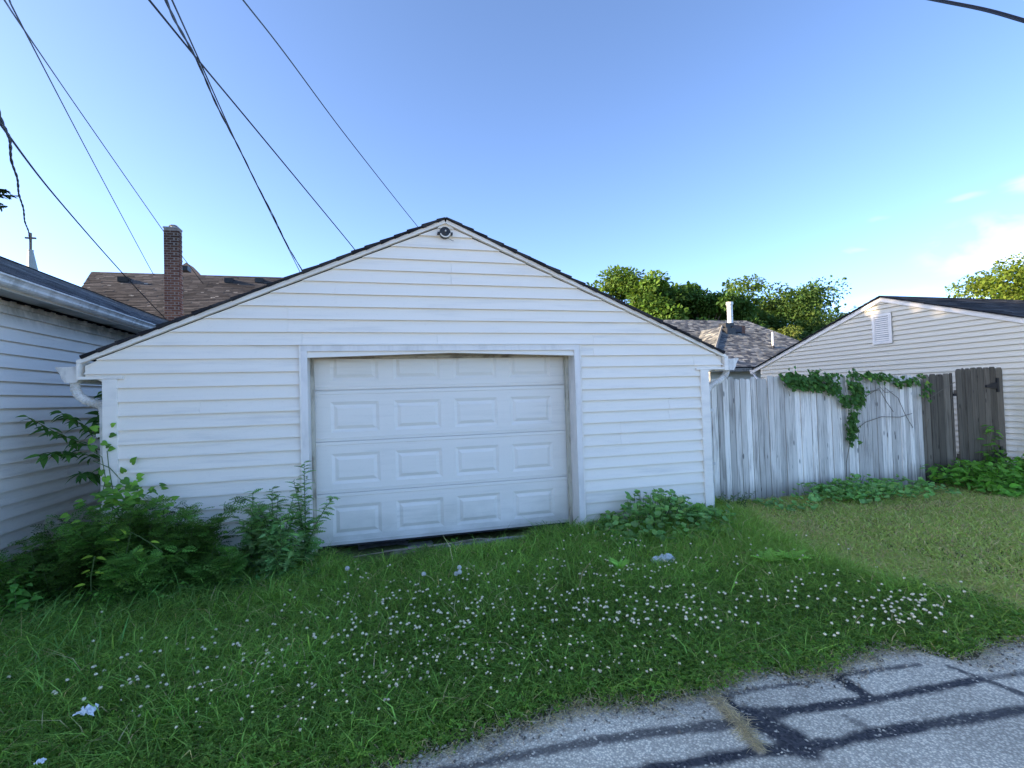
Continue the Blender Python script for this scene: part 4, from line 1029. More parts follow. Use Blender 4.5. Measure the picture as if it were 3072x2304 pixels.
rp = random.Random(77)
# ragweed thicket at the left corner of the garage
RW = [(-2.28, 4.85, .72, 'bushy ferny weed at the garage corner below the downspout'), (-1.98, 4.72, .80, 'tallest ferny weed, full and dark, in front of the garage corner post'), (-1.68, 4.80, .76, 'ferny weed with upright feathery tips against the white siding'),
      (-1.52, 4.86, .52, 'rounded ferny weed between the feathery one and the prickly plant'), (-2.50, 4.62, .52, 'low ferny weed leaning left towards the white house wall'), (-1.88, 4.52, .46, 'short ferny weed at the front of the thicket, arching over the grass'), (-1.30, 4.62, .34, 'lowest ferny weed, right of the thicket by the lawn edge')]
for (x, y, h, lab) in RW:
    st = []
    for k in range(15):
        a = rp.uniform(0, 6.28); l = rp.uniform(.1, .8)
        st.append(stem_from(x + rp.uniform(-.10, .10), y + rp.uniform(-.08, .08), h * rp.uniform(.7, 1.08), (math.cos(a) * l, math.sin(a) * l * .7)))
    leafy_stems('ragweed_plant', (x, y, float(gz(x, y))), st, FERNY, .20, (.034, .074, .024), lab, 'weed', 'ferny weeds at the garage corner', per_m=60, taper=.35, var=.55)
# broad dark undergrowth between the two walls
u = []
for k in range(120):
    x = rp.uniform(-3.25, -2.3); y = rp.uniform(4.25, 7.5); h = rp.uniform(.12, .38)
    if x > -2.45 and y > 5.1: x = -2.5
    a = rp.uniform(0, 6.28); u.append(stem_from(x, y, h, (math.cos(a) * .5, math.sin(a) * .5)))
leafy_stems('creeper_patch', (-2.8, 5, -.05), u, OVATE, .085, (.026, .068, .022), 'dark leafy creepers filling the gap between the white house and the garage', 'undergrowth', per_m=70, taper=.2, updir=.2)
u = []
for k in range(60):
    x = rp.uniform(-3.3, -1.4); y = 4.42 + rp.uniform(-.12, .2) - .12 * (x + 2.3); a = rp.uniform(0, 6.28); u.append(stem_from(x, y, rp.uniform(.08, .24), (math.cos(a) * .7, math.sin(a) * .7)))
leafy_stems('low_creeper', (-2.3, 4.4, -.05), u, OVATE, .05, (.045, .10, .03), 'fresh green creeper sprigs along the front of the ferny thicket', 'undergrowth', per_m=80, taper=.2)
# prickly plants by the door jamb
def prickly(x, y, h, lab, n=5):
    st = []
    for k in range(n):
        a = rp.uniform(0, 6.28); l = rp.uniform(.08, .5) * (0 if k == 0 else 1)
        st.append(stem_from(x + rp.uniform(-.05, .05), y + rp.uniform(-.05, .05), h * (1 if k == 0 else rp.uniform(.6, .92)), (math.cos(a) * l, math.sin(a) * l * .6), 6))
    leafy_stems('prickly_weed', (x, y, float(gz(x, y))), st, LETTUCE, .155, (.050, .094, .052), lab, 'weed', 'prickly weeds beside the garage door', per_m=70, taper=.5, var=.4, updir=.25, stem_r=.007)
prickly(-.68, 4.90, 1.08, 'tall prickly weed with a single spire in front of the left door jamb', 3)
prickly(-.88, 4.80, .86, 'bushy prickly weed left of the tall spire', 11)
prickly(-1.10, 4.90, .82, 'prickly weed with upright leafy tips, farthest from the door', 9)
prickly(-.84, 4.64, .58, 'short spreading prickly weed at the front of the clump by the door', 12)
# pokeweed in the gap, large dark leaves one by one
poke = thing('pokeweed_shrub', (-2.62, 6.0, -.05), 'dark broad-leaved shrub squeezed between the white house wall and the downspout', 'shrub')
lance_m = [proto_mesh('leaf', LANCE, c) for c in ((.020, .052, .022), (.026, .064, .024), (.032, .078, .028))]
br = [[(-2.62, 6.0, -.05), (-2.60, 5.9, .6), (-2.56, 5.8, 1.1), (-2.52, 5.7, 1.55)], [(-2.57, 5.85, 1.0), (-2.75, 5.72, 1.12), (-2.95, 5.66, 1.25), (-3.16, 5.66, 1.40)], [(-2.58, 5.85, .9), (-2.72, 5.7, 1.02), (-2.88, 5.62, 1.06), (-3.02, 5.6, 1.04)], [(-2.55, 5.8, 1.15), (-2.66, 5.68, 1.25), (-2.78, 5.6, 1.36), (-2.86, 5.58, 1.43)],
      [(-2.56, 5.8, 1.1), (-2.56, 5.62, 1.28), (-2.5, 5.5, 1.42)], [(-2.56, 5.8, 1.3), (-2.48, 5.62, 1.5), (-2.46, 5.52, 1.62)], [(-2.58, 5.9, .7), (-2.64, 5.68, .82), (-2.7, 5.55, .86)]]
for i, pts in enumerate(br): part('stem', MB().tube(pts, [.014 * (.4 if i else 1) * (1 - .6 * k / len(pts)) for k in range(len(pts))], 6), 'stem_green', poke)
def put_leaf(me, root, p, d, n, size, nm='leaf'):
    o = bpy.data.objects.new(nm, me); COL.objects.link(o); o.parent = root
    M = frames(np.array([d], float), np.array([n], float))[0]
    o.matrix_local = Matrix.Translation(Vector(p) - BASE[root]) @ Matrix(M.tolist()).to_4x4() @ Matrix.Scale(size, 4)
    return o
for i, pts in enumerate(br):
    n = 28 if i else 34
    for k in range(n):
        s = (.25 if i else .45) + (.75 if i else .55) * k / (n - 1); j = min(int(s * (len(pts) - 1)), len(pts) - 2); f = s * (len(pts) - 1) - j
        p = Vector(pts[j]).lerp(Vector(pts[j + 1]), f); a = k * 2.4 + i
        d = (math.cos(a) * .9 + (-.3 if i in (1, 2, 3) else 0), math.sin(a) * .7 - .2, rp.uniform(-.5, .4))
        put_leaf(lance_m[rp.randrange(3)], poke, p, d, (rp.uniform(-.4, .4), rp.uniform(-.7, .1), 1), rp.uniform(.09, .155))
# bindweed climbing the corner post
bind = thing('bindweed_vine', (-2.3, 5.1, -.05), 'thin bindweed climbing the left corner post with heart-shaped leaves', 'vine')
vs = [[(-2.42, 5.12, .2), (-2.36, 5.16, .6), (-2.33, 5.18, .85), (-2.36, 5.19, 1.03), (-2.42, 5.19, 1.08)], [(-2.28, 5.14, .3), (-2.27, 5.18, .7), (-2.31, 5.19, .95), (-2.32, 5.19, 1.08)], [(-2.42, 5.18, 1.0), (-2.3, 5.19, .93), (-2.22, 5.19, .82), (-2.16, 5.18, .78)], [(-2.36, 5.17, .78), (-2.2, 5.18, .76), (-2.08, 5.19, .75)], [(-2.2, 5.1, .2), (-2.2, 5.15, .5), (-2.17, 5.18, .72)]]
for p in vs: part('stem', MB().tube(p, .0035, 5), 'stem_green', bind)
heart_m = [proto_mesh('leaf', HEART, c) for c in ((.045, .098, .028), (.06, .12, .03), (.035, .08, .03))]
for (x, z, s, a) in ((-2.14, .96, .075, .9), (-2.20, .83, .08, -.8), (-2.13, .80, .08, -1.2), (-2.10, .84, .07, .3), (-2.15, .77, .07, -2), (-2.19, .88, .06, 2), (-2.09, .81, .05, .2), (-2.14, .63, .085, -1.5), (-2.36, .92, .06, -1.6), (-2.33, .86, .075, -1.4), (-2.32, .80, .06, -1.2), (-2.30, 1.22, .06, 0), (-2.33, 1.12, .05, .4), (-2.36, 1.16, .06, -.4), (-2.40, 1.10, .07, 2.6), (-2.31, 1.10, .06, 0), (-2.29, 1.30, .05, .5), (-2.38, 1.28, .07, 2.9), (-2.42, 1.20, .07, -2.2)):
    put_leaf(heart_m[rp.randrange(3)], bind, (x, D - .06, z), (math.cos(a), -.2, math.sin(a)), (rp.uniform(-.3, .3), -1, .5), s)
cr = thing('broadleaf_vine', (-2.0, 4.9, -.05), 'mound of broad vine leaves topping the ferny thicket below the corner post', 'vine')
part('stem', MB().tube([(-2.05, 4.95, -.05), (-2.0, 4.9, .4), (-1.9, 4.85, .62)], .005, 5), 'stem_green', cr)
for k in range(110):
    a = rp.uniform(0, 6.28); x = -2.06 + rp.gauss(0, .17); h = .76 - 1.1 * (x + 2.06) ** 2 + rp.uniform(-.12, .06)
    put_leaf(heart_m[rp.randrange(3)], cr, (x, 4.82 + rp.gauss(0, .12), h), (math.cos(a), math.sin(a) - .4, rp.uniform(-.6, .2)), (rp.uniform(-.4, .4), -.6, 1), rp.uniform(.05, .085))
for k in range(40):
    a = rp.uniform(0, 6.28); x = -1.46 + rp.gauss(0, .09)
    put_leaf(heart_m[rp.randrange(3)], cr, (x, 5.0 + rp.gauss(0, .07), .43 + rp.uniform(-.2, .08) - .6 * abs(x + 1.46)), (math.cos(a), math.sin(a) - .4, rp.uniform(-.5, .2)), (rp.uniform(-.4, .4), -.7, 1), rp.uniform(.045, .075))
lime_m = proto_mesh('leaf', LANCE, (.105, .165, .03))
lime = thing('lime_sprig', (-1.9, 4.45, -.03), 'slender sprig with pale lime leaves arching in front of the ferny thicket', 'plant')
part('stem', MB().tube([(-2.12, 4.5, -.05), (-2.10, 4.45, .2), (-2.06, 4.42, .36)], .004, 5), 'stem_green', lime)
part('stem', MB().tube([(-2.0, 4.6, .0), (-1.86, 4.5, .50), (-1.72, 4.45, .42), (-1.62, 4.42, .34)], .003, 5), 'stem_green', lime)
for (x, z, a) in ((-2.07, .36, 2.9), (-2.05, .35, -.2), (-1.70, .43, .2), (-1.74, .38, -2.6), (-2.09, .26, 3.4), (-2.12, .16, 2.8), (-2.06, .24, .2), (-1.86, .50, 1.6), (-1.9, .46, 2.2)):
    put_leaf(lime_m, lime, (x, 4.42, z), (math.cos(a), -.25, math.sin(a) * .4), (rp.uniform(-.4, .4), -.6, 1), rp.uniform(.055, .09))
# mallow mounds
mal_m = [proto_mesh('leaf', MALLOW, c) for c in ((.060, .115, .062), (.072, .135, .07), (.05, .10, .055), (.065, .12, .05))]
def mound(name, lab, cat, meshes, spots, sizes, cen, group=None, flat=.35, fill=None):
    t = thing(name, cen, lab, cat, group); sm = MB()
    for (x, y, z) in spots:
        gx, gy = x + (cen[0] - x) * .25, y + .1
        sm.tube([(gx, gy, float(gz(gx, gy))), (x, y, z)], .0022, 4)
        a = rp.uniform(0, 6.28)
        put_leaf(rp.choice(meshes), t, (x, y, z), (math.cos(a), math.sin(a), rp.uniform(-.2, .2)), (rp.uniform(-flat, flat), rp.uniform(-.9, .1), 1), rp.uniform(*sizes))
    part('stem', sm, 'stem_green', t, kind='stuff')
    if fill:
        proto, col, n = fill; A = np.array(spots)[RNG.integers(0, len(spots), n)]; P = A + RNG.normal(0, .07, (n, 3)) * np.array((1, .8, .35))
        P[:, 2] -= RNG.uniform(0, .6, n) * np.maximum(P[:, 2] + .05, 0)
        P[:, 2] = np.maximum(P[:, 2], -.04)
        V, Fc, Cv = scatter(proto, P - np.array(cen), rnd_dirs(n, 0), np.array((0, -.4, 1.0)) + RNG.normal(0, .35, (n, 3)), RNG.uniform(*sizes, n), cols(n, col))
        me = np_mesh('foliage', V, Fc, Cv); me.materials.append(MATS['leaf_green']); o = link('foliage', me, None, t); o['kind'] = 'stuff'
    return t
sp_ = []
for k in range(260):
    x = rp.uniform(2.2, 3.75); y = rp.uniform(4.35, 5.12)
    prof = .34 * math.exp(-((x - 2.75) / .42) ** 2) + .20 * math.exp(-((x - 3.3) / .45) ** 2)
    back = smooth01((y - 4.3) / .55)
    sp_.append((x, y, float(gz(x, y)) + prof * float(back) * rp.uniform(.65, 1.08) + rp.uniform(.0, .05)))
mound('mallow_plant', 'mound of round pale green leaves against the siding right of the garage door', 'plant', mal_m, sp_, (.05, .075), (2.9, 4.8, -.05), fill=(MALLOW, (.058, .112, .058), 650))
sp_ = []
for k in range(230):
    x = rp.uniform(4.75, 7.7); y = rp.uniform(4.95, 5.62)
    if math.sin(x * 3.1 + 1) < -.25 and rp.random() < .85: continue
    prof = .22 * math.exp(-((x - 5.45) / .4) ** 2) + .28 * math.exp(-((x - 6.3) / .45) ** 2) + .18 * math.exp(-((x - 7.2) / .4) ** 2)
    sp_.append((x, y, float(gz(x, y)) + prof * rp.uniform(.4, 1.0) + .03))
mound('mallow_plant', 'row of round pale green leaves along the foot of the white picket fence', 'plant', mal_m, sp_, (.045, .072), (6.2, 5.3, -.07), fill=(MALLOW, (.05, .10, .052), 700))
ov_m = [proto_mesh('leaf', OVATE, c) for c in ((.035, .085, .022), (.045, .105, .025), (.055, .125, .03), (.03, .07, .025))]
sp_ = []
for k in range(290):
    x = rp.uniform(7.9, 9.85); y = rp.uniform(4.75, 5.7)
    prof = .30 + .16 * math.exp(-((x - 9.3) / .2) ** 2) + .1 * math.exp(-((x - 8.4) / .3) ** 2)
    sp_.append((x, y, float(gz(x, y)) + prof * float(smooth01((y - 4.55) / .7)) * rp.uniform(.3, 1.1) + .02))
for k in range(40): sp_.append((9.28 + rp.gauss(0, .07), 5.66, rp.uniform(.2, .78)))
mound('nettle_clump', 'rank green clump of pointed leaves in front of the grey wooden gate', 'weed', ov_m, sp_[:300], (.075, .12), (8.9, 5.3, -.08), None, .6, fill=(OVATE, (.036, .09, .022), 1300))
lf = [stem_from(9.8, 5.0 + .25 * k, .25 + .06 * (k % 3), (rp.uniform(-.5, .2), -.3)) for k in range(8)]
leafy_stems('wall_weed', (9.7, 5.4, -.1), lf, LANCE, .2, (.04, .095, .03), 'long-leaved weeds at the foot of the beige wall right of the gate', 'weed', per_m=40, taper=.2)
# ivy over the fence
ivy = thing('ivy', (6.6, YF - .03, 1.5), 'dark ivy draped along the fence top and hanging down the pickets', 'ivy')
ivy_m = [proto_mesh('leaf', IVY, c) for c in ((.022, .055, .022), (.03, .072, .025), (.042, .09, .028), (.075, .12, .03))]
Pz = lambda x, y: on_y(x * S, y * S, YF - .035)
paths = [([(1690, 815), (1725, 822), (1760, 818), (1800, 818)], .07, 80, 0), ([(1700, 826), (1740, 836), (1780, 832)], .04, 34, 0), ([(1790, 830), (1800, 850)], .03, 14, 0), ([(1808, 830), (1812, 855), (1828, 875)], .022, 16, 0), ([(1840, 812), (1850, 845), (1846, 880)], .085, 60, 0), ([(1846, 880), (1838, 915), (1838, 948)], .05, 40, 0), ([(1862, 812), (1890, 810), (1915, 818)], .045, 26, 1),
         ([(1915, 820), (1950, 828), (1985, 818)], .03, 20, 1), ([(1985, 808), (2000, 830), (1994, 860)], .05, 34, 1), ([(1994, 860), (2000, 905)], .022, 8, 0), ([(2005, 862), (2035, 842), (2062, 826)], .026, 22, 2), ([(2006, 905), (2000, 940)], .03, 10, 1), ([(1900, 835), (1912, 848), (1928, 846)], .02, 6, 1), ([(1826, 930), (1836, 932)], .012, 3, 0), ([(1828, 1040), (1829, 1070)], .014, 7, 1), ([(1704, 845), (1706, 856)], .012, 5, 0), ([(1815, 904), (1817, 906)], .01, 2, 0)]
nl_ = 0; ivp = []
for (pp, w, n, tone) in paths:
    W = [Pz(*q) for q in pp]; part('stem', MB().tube(W, .004, 5), 'vine_stem', ivy)
    for k in range(n):
        if nl_ >= 300: break
        s = rp.random() * (len(W) - 1.001); j = int(s); p = W[j].lerp(W[j + 1], s - j)
        p = p + Vector((rp.gauss(0, w * .55), -abs(rp.gauss(0, .03)), rp.gauss(0, w * .55)))
        if p.z > 1.67: p.z = 1.64; p.y += rp.uniform(0, .06)
        m = ivy_m[min(3, max(0, tone + rp.choice((0, 0, 1, 1, 2)) - (1 if tone == 0 and rp.random() < .4 else 0)))]
        a = rp.uniform(-2.6, -.5); put_leaf(m, ivy, p, (math.cos(a) * .8, -.35, math.sin(a) * .8), (rp.uniform(-.45, .45), -1, rp.uniform(.1, .7)), rp.uniform(.042, .07)); nl_ += 1; ivp.append(p)
for w_ in ([(1862, 848), (1900, 842), (1915, 868), (1930, 890)], [(1912, 838), (1940, 860), (1955, 895), (1972, 924)], [(1830, 942), (1870, 912), (1905, 900), (1945, 901), (1970, 893)], [(1900, 838), (1880, 850), (1862, 862)], [(1838, 948), (1828, 1000), (1830, 1060)], [(1826, 945), (1836, 960), (1850, 925)]): part('stem', MB().tube([Pz(*q) for q in w_], .0045, 5), 'vine_stem', ivy)
A = np.array([tuple(p) for p in ivp])[RNG.integers(0, len(ivp), 950)] + RNG.normal(0, .035, (950, 3)) * np.array((1, .4, 1)); A[:, 1] = np.minimum(A[:, 1], YF - .012)
V, Fc, Cv = scatter(IVY, A - np.array(BASE[ivy]), np.stack([RNG.normal(0, .7, 950), np.full(950, -.35), RNG.normal(-.6, .4, 950)], 1), np.array((0, -1, .4)) + RNG.normal(0, .35, (950, 3)), RNG.uniform(.042, .07, 950), cols(950, (.024, .058, .022)))
me = np_mesh('foliage', V, Fc, Cv); me.materials.append(MATS['leaf_green']); o = link('foliage', me, None, ivy); o['kind'] = 'stuff'
# weeds under the door and rosettes in the lawn
def tuft(name, x, y, h, n, proto, leaf, col, lab, cat='weed', group=None, r=.12, per_m=55):
    st = []
    for k in range(n):
        a = rp.uniform(0, 6.28); l = rp.uniform(.1, .9); st.append(stem_from(x + rp.gauss(0, r), y + rp.gauss(0, r * .35), h * rp.uniform(.6, 1.1), (math.cos(a) * l, math.sin(a) * l * .6)))
    return leafy_stems(name, (x, y, float(gz(x, y))), st, proto, leaf, col, lab, cat, group, per_m=per_m)
tuft('ferny_weed', .46, 5.08, .16, 16, FERNY, .085, (.05, .11, .03), 'bright ferny weed in front of the gap under the garage door')
tuft('ferny_weed', -.42, 5.02, .13, 20, FERNY, .07, (.035, .085, .028), 'low ferny weed below the left end of the garage door', r=.2)
tuft('ferny_weed', -1.1, 4.5, .16, 26, FERNY, .09, (.022, .062, .03), 'dark ferny weed spreading at the foot of the prickly clump', r=.22)
tuft('sprig_weed', 1.86, 5.08, .20, 14, OVATE, .03, (.05, .09, .04), 'spindly sprigs in front of the right end of the garage door', r=.16, per_m=80)
tuft('sprig_weed', 2.28, 5.1, .14, 8, OVATE, .04, (.07, .11, .05), 'small sprigs at the foot of the right door casing', r=.05, per_m=80)
tuft('sprig_weed', 4.15, 5.45, .24, 26, LANCE, .06, (.03, .06, .022), 'dark spindly weeds at the left foot of the picket fence', r=.22, per_m=60)
let_m = proto_mesh('leaf', LETTUCE, (.10, .19, .055))
for (x, y, lab) in ((3.05, 3.46, 'pale lobed weed rosette by the mown strip, left of two'), (3.25, 3.42, 'pale lobed weed rosette by the mown strip, right of two')):
    t = thing('lobed_weed', (x, y, float(gz(x, y))), lab, 'weed', 'lobed weeds in the lawn')
    part('stem', MB().tube([(x, y, -.05), (x, y, .04)], .006, 5), 'stem_green', t)
    for k in range(8):
        a = k * .8 + rp.uniform(-.2, .2); put_leaf(let_m, t, (x, y, .03), (math.cos(a), math.sin(a), .75), (0, 0, 1), rp.uniform(.13, .2))
sb2 = proto_mesh('leaf', LANCE, (.085, .17, .05))
t = thing('dock_weed', (1.85, 3.72, -.04), 'small upright pale-leaved weed in the lawn left of the white stone', 'weed'); part('stem', MB().tube([(1.85, 3.72, -.05), (1.85, 3.72, .03)], .005, 5), 'stem_green', t)
for k in range(9): a = k * .75; put_leaf(sb2, t, (1.85, 3.72, .03), (math.cos(a) * .6, math.sin(a) * .6, .9), (0, -.5, 1), rp.uniform(.08, .13))

# ------------------------------------------------------------------ lawn
BND = [on_z(x * S, y * S, -.03) for x, y in ((1600, 1112), (1640, 1130), (1700, 1165), (1800, 1225), (1900, 1262), (2000, 1290), (2100, 1318), (2212, 1352))]
bx = np.array([p.x for p in BND][::-1]); by = np.array([p.y for p in BND][::-1]); o_ = np.argsort(by)
def mown(x, y):                                # 0 tall grass, 1 mown grass
    xb = np.interp(y, by[o_], bx[o_]) + .14 * fnoise(x, y, 2.3) + .07 * fnoise(x, y, 7.5)
    return smooth01((x - xb + .16) / .46 + .22 * fnoise(x, y, 5.1))
def lawn_pts(n, x0, x1, y0, y1):
    x = RNG.uniform(x0, x1, n); y = RNG.uniform(y0, y1, n)
    e = edge_y(x) - .05 + .07 * fnoise(x, y, 7)
    ok = (y > e) & ~((x > XL - .02) & (x < XR + .02) & (y > D - .02)) & ~((x > 3.9) & (y > YF - .02)) & (x > -3.33)
    ok &= ~((y > 4.95) & (x > -.35) & (x < .35) & (RNG.random(n) < .95))
    ok &= ~((np.hypot((x - 2.55) / .75, (y - 4.18) / .26) < 1) & (RNG.random(n) < .6))
    fr = smooth01((y - e) / .14)
    ok &= RNG.random(n) < (.25 + .75 * fr)
    return x[ok], y[ok], fr[ok]
def blades(n, x0, x1, y0, y1, wmul=1.0):
    x, y, fr = lawn_pts(n, x0, x1, y0, y1); N = len(x)
    m = mown(x, y); pat = fnoise(x, y, 1.3)
    clv = smooth01((fnoise(x + 5, y, 1.1) + .35 - .9 * (y - 2.9)) / .7)
    h = (.105 + .03 * pat) * (1 - m) + (.040 + .008 * pat) * m
    h *= (1 - .35 * clv * (1 - m)) * (.45 + .55 * fr) * RNG.lognormal(0, .28, N)
    h = np.where((RNG.random(N) < .012) & (m < .5), h * 1.8, h)
    h = h * (1 - .42 * smooth01((y - 4.7) / .3) * smooth01((x + .5) / .3) * smooth01((1.7 - x) / .3))
    a = RNG.uniform(0, 2 * math.pi, N) + .0; ld = np.stack([np.cos(a), np.sin(a)], 1) + np.stack([.35 * fnoise(x, y, 2), .35 * fnoise(x + 7, y, 2)], 1)
    bend = h * RNG.uniform(.5, 1.7, N)
    w = RNG.uniform(.0022, .0042, N) * wmul * (1 + .45 * m)
    f = RNG.uniform(0, 2 * math.pi, N); wx, wy = np.cos(f) * w, np.sin(f) * w
    z = gz(x, y) - .005
    B = np.stack([x, y, z], 1); M1 = B + np.stack([ld[:, 0] * bend * .3, ld[:, 1] * bend * .3, h * .6], 1); Tt = B + np.stack([ld[:, 0] * bend, ld[:, 1] * bend, h * RNG.uniform(.62, 1.0, N)], 1)
    wv = np.stack([wx, wy, 0 * wx], 1)
    V = np.stack([B - wv, B + wv, M1 - wv * .8, M1 + wv * .8, Tt], 1).reshape(-1, 3)
    o = np.arange(N)[:, None] * 5
    Fc = np.concatenate([o + np.array([[0, 1, 3]]), o + np.array([[0, 3, 2]]), o + np.array([[2, 3, 4]])], 1).reshape(-1, 3)
    tall = np.array((.245, .410, .085)); short = np.array((.50, .58, .17)); dry = np.array((.66, .54, .29)); lime_ = np.array((.31, .46, .09))
    pat2 = fnoise(x + 11, y + 3, 4.2); c = tall[None] * (1 + .30 * pat[:, None] + .22 * pat2[:, None] + RNG.uniform(-.55, .55, (N, 1)))
    lm_ = smooth01((x - 2.0) / 1.8)[:, None] * .55; c = c * (1 - lm_) + lime_[None] * lm_ * (1 + RNG.uniform(-.3, .3, (N, 1)))
    c = c * (1 - m[:, None]) + m[:, None] * short[None] * (1 + .2 * pat[:, None] + RNG.uniform(-.25, .25, (N, 1)))
    dp = np.clip(.035 + .06 * smooth01(fnoise(x + 3, y, 2.6)) + .6 * (1 - fr) + m * (.20 + .40 * smooth01(fnoise(x, y, 1.7) + .1) * smooth01((4.9 - np.abs(y - 4.6) * 2.2) / 4)), 0, .9)
    dp = np.maximum(dp, .75 * smooth01(1 - np.hypot((x - 6.4) / 1.7, (y - 4.72) / .22)))
    dp = np.maximum(dp, .6 * smooth01(1 - np.hypot((x - 4.3) / .9, (y - 2.35) / .3)))
    dm = (RNG.random(N) < dp)[:, None]
    c = np.where(dm, dry[None] * (1 + RNG.uniform(-.35, .3, (N, 1))), c) * (1 + RNG.uniform(-.08, .08, (N, 3)))
    cv = np.repeat(np.clip(c, .004, 1), 5, 0)
    cv[2::5] *= 1.0
    return V, Fc, cv
parts_ = [blades(158000, -3.4, 4.4, 2.0, 4.2), blades(70000, -3.4, 4.4, 4.2, 5.75, 1.1), blades(118000, 3.4, 10.2, 1.9, 5.8, 1.25), blades(7000, 10.0, 16, 1.9, 4.3, 1.5)]
V, Fc, Cv = join(parts_)
me = np_mesh('grass', V, Fc, Cv); me.materials.append(MATS['grass_blade'])
tag(link('grass', me, None), 'uncut green grass with a mown yellowish strip to the right', 'grass', kind='stuff')
# long lying blades at the lower left
x, y, fr = lawn_pts(9000, -3.3, -1.0, 3.0, 4.5); k = RNG.random(len(x)) < .45 * smooth01((-1.1 - x) / 1.2); x, y = x[k], y[k]; N = len(x)
a = RNG.normal(.6, .6, N); L_ = RNG.uniform(.14, .30, N)
P = np.stack([x, y, gz(x, y)], 1); d = np.stack([np.cos(a), np.sin(a) * .6 - .2, RNG.uniform(.35, 1.1, N)], 1)
V, Fc, Cv = scatter(strip((0, .3, .7, 1), (.012, .014, .010, .001), .55, .2), P, d, np.array((0, 0, 1.0)) + RNG.normal(0, .2, (N, 3)), L_, cols(N, (.05, .105, .045)))
me = np_mesh('long_grass', V, Fc, Cv); me.materials.append(MATS['grass_blade'])
tag(link('long_grass', me, None), 'long arching grass blades in front of the ferny thicket', 'grass', kind='stuff')
# dead stalks and grit strewn along the crumbling edge of the alley
n_ = 5200; x = RNG.uniform(-1.2, 5.5, n_); y = edge_y(x) + RNG.normal(-.01, .045, n_) + .04 * fnoise(x, x * 0, 5); k = RNG.random(n_) < .3 + .7 * smooth01(fnoise(x, y, 3.1) + .5); x, y = x[k], y[k]
xs2 = RNG.normal(0, .026, 420); t2 = RNG.uniform(0, 1, 420); x = np.concatenate([x, 1.49 - .04 * t2 ** 2 + xs2 * .6]); y = np.concatenate([y, 2.09 - .36 * t2])
N = len(x); a = RNG.uniform(0, 6.28, N); P = np.stack([x, y, RNG.uniform(.004, .014, N)], 1)
V, Fc, Cv = scatter(strip((0, .4, .8, 1), (.02, .022, .016, .002), .1, .2), P, np.stack([np.cos(a), np.sin(a), RNG.uniform(-.05, .3, N)], 1), np.array((0, 0, 1.0)) + RNG.normal(0, .3, (N, 3)), RNG.uniform(.02, .07, N), np.array((.80, .66, .44))[None] * RNG.uniform(.5, 1.25, (N, 1)))
me = np_mesh('dead_grass', V, Fc, Cv); me.materials.append(MATS['grass_blade'])
tag(link('dead_grass', me, None), 'dry straw-coloured grass strewn along the alley edge and in the open joint', 'dead grass', kind='stuff')
n_ = 3800; x = RNG.uniform(-1.2, 5.5, n_); y = edge_y(x) + RNG.normal(-.045, .06, n_); N = n_
oct_ = (np.array([(1, 0, 0), (-1, 0, 0), (0, 1, 0), (0, -1, 0), (0, 0, .7), (0, 0, -.7)], float), np.array([(0, 2, 4), (2, 1, 4), (1, 3, 4), (3, 0, 4), (2, 0, 5), (1, 2, 5), (3, 1, 5), (0, 3, 5)]))
V, Fc, Cv = scatter(oct_, np.stack([x, y, np.full(N, .007)], 1), rnd_dirs(N, 0), np.array((0, 0, 1.0)) + RNG.normal(0, .4, (N, 3)), RNG.lognormal(-5.35, .35, N), np.array((.62, .56, .46))[None] * RNG.uniform(.25, 1.3, (N, 1)))
me = np_mesh('loose_gravel', V, Fc, Cv); me.materials.append(MATS['petal'])
tag(link('loose_gravel', me, None), 'loose grit broken from the edge of the alley paving', 'gravel', kind='stuff')
# clover leaves
x, y, fr = lawn_pts(110000, -2.6, 4.8, 2.0, 4.9)
dn = smooth01((fnoise(x + 5, y, 1.1) + .45 - .55 * (y - 2.9)) / .7) * smooth01((x + 2.2) / 1.3); k = (RNG.random(len(x)) < dn * .8 + .03) & (mown(x, y) < .7); x, y = x[k], y[k]; N = len(x)
P = np.stack([x, y, gz(x, y) + RNG.uniform(.02, .075, N)], 1)
V, Fc, Cv = scatter(TRI3, P, rnd_dirs(N, .05), np.array((0, -.2, 1.0)) + RNG.normal(0, .3, (N, 3)), RNG.uniform(.018, .032, N), cols(N, (.052, .100, .027), .5))
me = np_mesh('clover_leaves', V, Fc, Cv); me.materials.append(MATS['leaf_green'])
tag(link('clover_leaves', me, None), 'low clover leaves mixed through the lawn along the alley edge', 'clover', kind='stuff')
# clover blossoms
def blossom(seed):
    rr = random.Random(seed); mb = MB()
    n = 26
    for i in range(n):
        zc = 1 - 1.75 * (i + .5) / n; a = i * 2.4; r_ = math.sqrt(max(0, 1 - zc * zc)); d = Vector((r_ * math.cos(a), r_ * math.sin(a), zc * .9 + .15)).normalized()
        if zc < -.35: c = (.42, .33, .22)
        else: k = rr.uniform(.85, 1.1); c = (.88 * k, .80 * k, .58 * k)
        s = d.orthogonal().normalized() * .26; q = d.cross(s)
        p = d * .45
        mb.add([p - s, p - q, p + s, p + q, d * (1.0 + rr.uniform(-.12, .12))], [(0, 1, 4), (1, 2, 4), (2, 3, 4), (3, 0, 4)], c)
    v = [Vector(p) * .0105 for p in mb.v]; mb.v = [tuple(p) for p in v]
    mb.tube([(0, 0, -.09), (.003, 0, -.04), (0, 0, -.004)], .0011, 4, (.06, .11, .04))
    return mb
bl_m = []
for s_ in range(4):
    m = blossom(s_).mesh('clover_flower'); m.materials.append(MATS['petal']); bl_m.append(m)
brn = MB()
